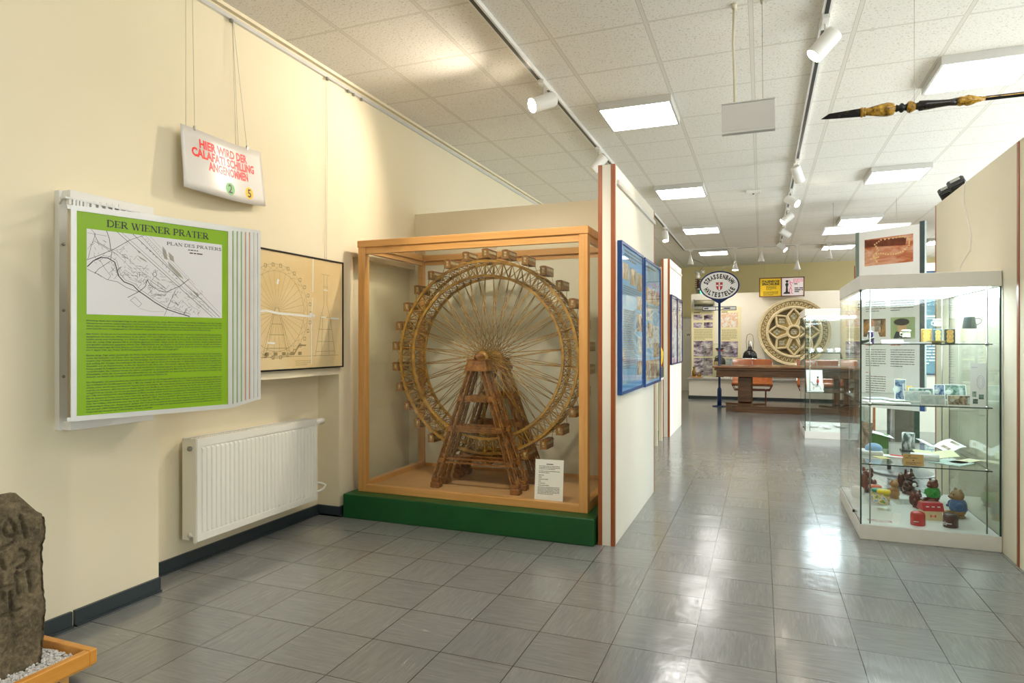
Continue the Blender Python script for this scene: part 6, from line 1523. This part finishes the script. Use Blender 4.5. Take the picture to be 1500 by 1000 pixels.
def pot(x, y, z, label, clear):
    t = thing('small_pot', label, 'pot', (x, y, z1_), 0, 'small pale lidded pots')
    if clear: MB().box((x - .05, y - .05, z1_), (x + .05, y + .05, z)).build('clear_block', 'glass2', t)
    MB().lathe((x, y, z), [(.032, 0), (.028, .006), (.027, .045), (.032, .05)], 24).build('cup', picture('green_sprig%d' % (x * 100), [(.5, '#e4e6d0'), (.6, '#a8b878')], 40), t)
    MB().lathe((x, y, z + .05), [(.035, 0), (.033, .008), (.01, .012)], 24).build('lid', 'porcelain', t)
    MB().tube([(x - .028, y, z + .04), (x - .045, y, z + .035), (x - .045, y, z + .015), (x - .028, y, z + .012)], .003, 6).build('handle', 'porcelain', t)
pot(1.40, 5.98 + .42, z1_ + .145, 'pale green pot on a tall clear block left of the pewter tankard', True)
pot(1.10, 6.02, z1_ + .05, 'pale green sprigged lidded pot on a low clear block before the portrait', True)
m, R_ = leaf((.84, 5.95, z1_), .035, .10, -20, -22, .02); item('purple_book', 'slim purple edged book leaning on the left of the top shelf', 'book', m, plain('violet_cover', '#4c3480', .4))
item('dark_binocular', 'small dark metal piece lying at the left end of the top shelf', 'metal piece', MB().tube([(.76, 5.9, z1_ + .012), (.80, 5.88, z1_ + .02), (.845, 5.86, z1_ + .045)], [.016, .012, .009], 12).ball((.765, 5.9, z1_ + .016), .018, 10), 'tin_dark')
m, R_ = leaf((.95, 5.70, z1_), .15, .035, 4, 35); t = item('label_card', 'long white label card with green print on the top shelf', 'label card', m, 'paper', 'label cards')
m = MB(); m.M = R_ @ Matrix.Translation((0, 0, .0005)); m.lines(-.06, .06, .030, 3, .009, .004, 3); m.build('green_print', plain('green_ink', '#4c8c7c', .5), t)
item('white_booklet', 'white folded sheet lying on the top shelf left of the gilt boxes', 'sheet', flat((1.12, 5.78, z1_), .16, .14, 15, .012), 'paper')
item('brass_dish', 'low brass dish in front of the gilt boxes on the top shelf', 'dish', MB().lathe((1.25, 5.78, z1_), [(.04, 0), (.06, .01), (.065, .022), (.03, .016)], 24), plain('olive_brass', '#8c7c4c', .4, .5))

# ------------------------------------------------------------ porcelain in the far case
R = random.Random(4)
zt_ = 1.3242
for i, (x, y) in enumerate(((.73, 11.2), (.86, 11.3), (1.0, 11.2), (1.13, 11.35), (1.25, 11.2))):
    t = thing('porcelain_cup', 'white porcelain cup on the upper shelf of the far case, %s from left' % ('first', 'second', 'third', 'fourth', 'fifth')[i], 'cup', (x, y, zt_), 0, 'white porcelain cups in the far case')
    MB().lathe((x, y, zt_), [(.025, 0), (.055, .012), (.057, .015), (.02, .008)], 20).build('saucer', 'porcelain', t)
    MB().lathe((x, y, zt_ + .01), [(.018, 0), (.03, .015), (.038, .05 + .01 * (i % 2)), (.034, .05)], 20).build('cup', 'porcelain', t)
    MB().tube([(x + .034, y, zt_ + .05), (x + .055, y, zt_ + .045), (x + .05, y, zt_ + .025), (x + .03, y, zt_ + .02)], .004, 6).build('handle', 'porcelain', t)
z = .7142
m, R_ = leaf((.80, 11.27, z), .24, .34, 6, 14, .006); item('white_card', 'tall white card leaning behind the rider figurine in the far case', 'card', m, 'paper')
t = thing('rider_figurine', 'white porcelain horse figurine with a red-coated rider in the far case', 'figurine', (.81, 11.07, z))
MB().box((.72, 11.02, z), (.91, 11.12, z + .025), .01).build('base', 'porcelain', t)
MB().ball((.82, 11.07, z + .105), (.055, .026, .032), 14).tube([(.775, 11.07, z + .11), (.75, 11.07, z + .15), (.735, 11.07, z + .165)], [.022, .016, .012], 10).ball((.728, 11.07, z + .16), (.022, .01, .011), 10).tube([(.78, 11.06, z + .09), (.765, 11.06, z + .025)], [.012, .007], 8).tube([(.79, 11.08, z + .09), (.77, 11.08, z + .06), (.755, 11.08, z + .07)], [.012, .008, .006], 8).tube([(.86, 11.06, z + .09), (.87, 11.06, z + .025)], [.014, .007], 8).tube([(.86, 11.08, z + .09), (.885, 11.08, z + .025)], [.014, .007], 8).tube([(.87, 11.07, z + .12), (.9, 11.07, z + .11), (.905, 11.07, z + .05)], [.008, .01, .004], 8).build('horse', 'porcelain', t)
MB().ball((.825, 11.07, z + .165), (.02, .018, .035), 12).build('red_coat', plain('coat_red', '#d04028', .3), t)
MB().ball((.825, 11.068, z + .21), .013, 10).build('head', plain('skin_tint', '#e0b898', .3), t)
MB().lathe((.825, 11.07, z + .218), [(.013, 0), (.014, .02), (.01, .022)], 12).build('hat', 'black', t)
MB().tube([(.825, 11.05, z + .14), (.82, 11.045, z + .1)], .009, 8).build('boot', 'black', t)
for i, (x, y, r, lb) in enumerate(((.80, 11.45, .10, 'leftmost'), (.98, 11.3, .09, 'middle'), (1.2, 11.6, .13, 'rightmost'))):
    item('porcelain_dish', 'white porcelain dish on the floor of the far case, %s of three' % lb, 'dish', MB().lathe((x, y, .1125), [(r * .5, 0), (r * .6, .01), (r, .035), (r * .96, .035), (r * .5, .014)], 28), 'porcelain', 'white dishes in the far case')
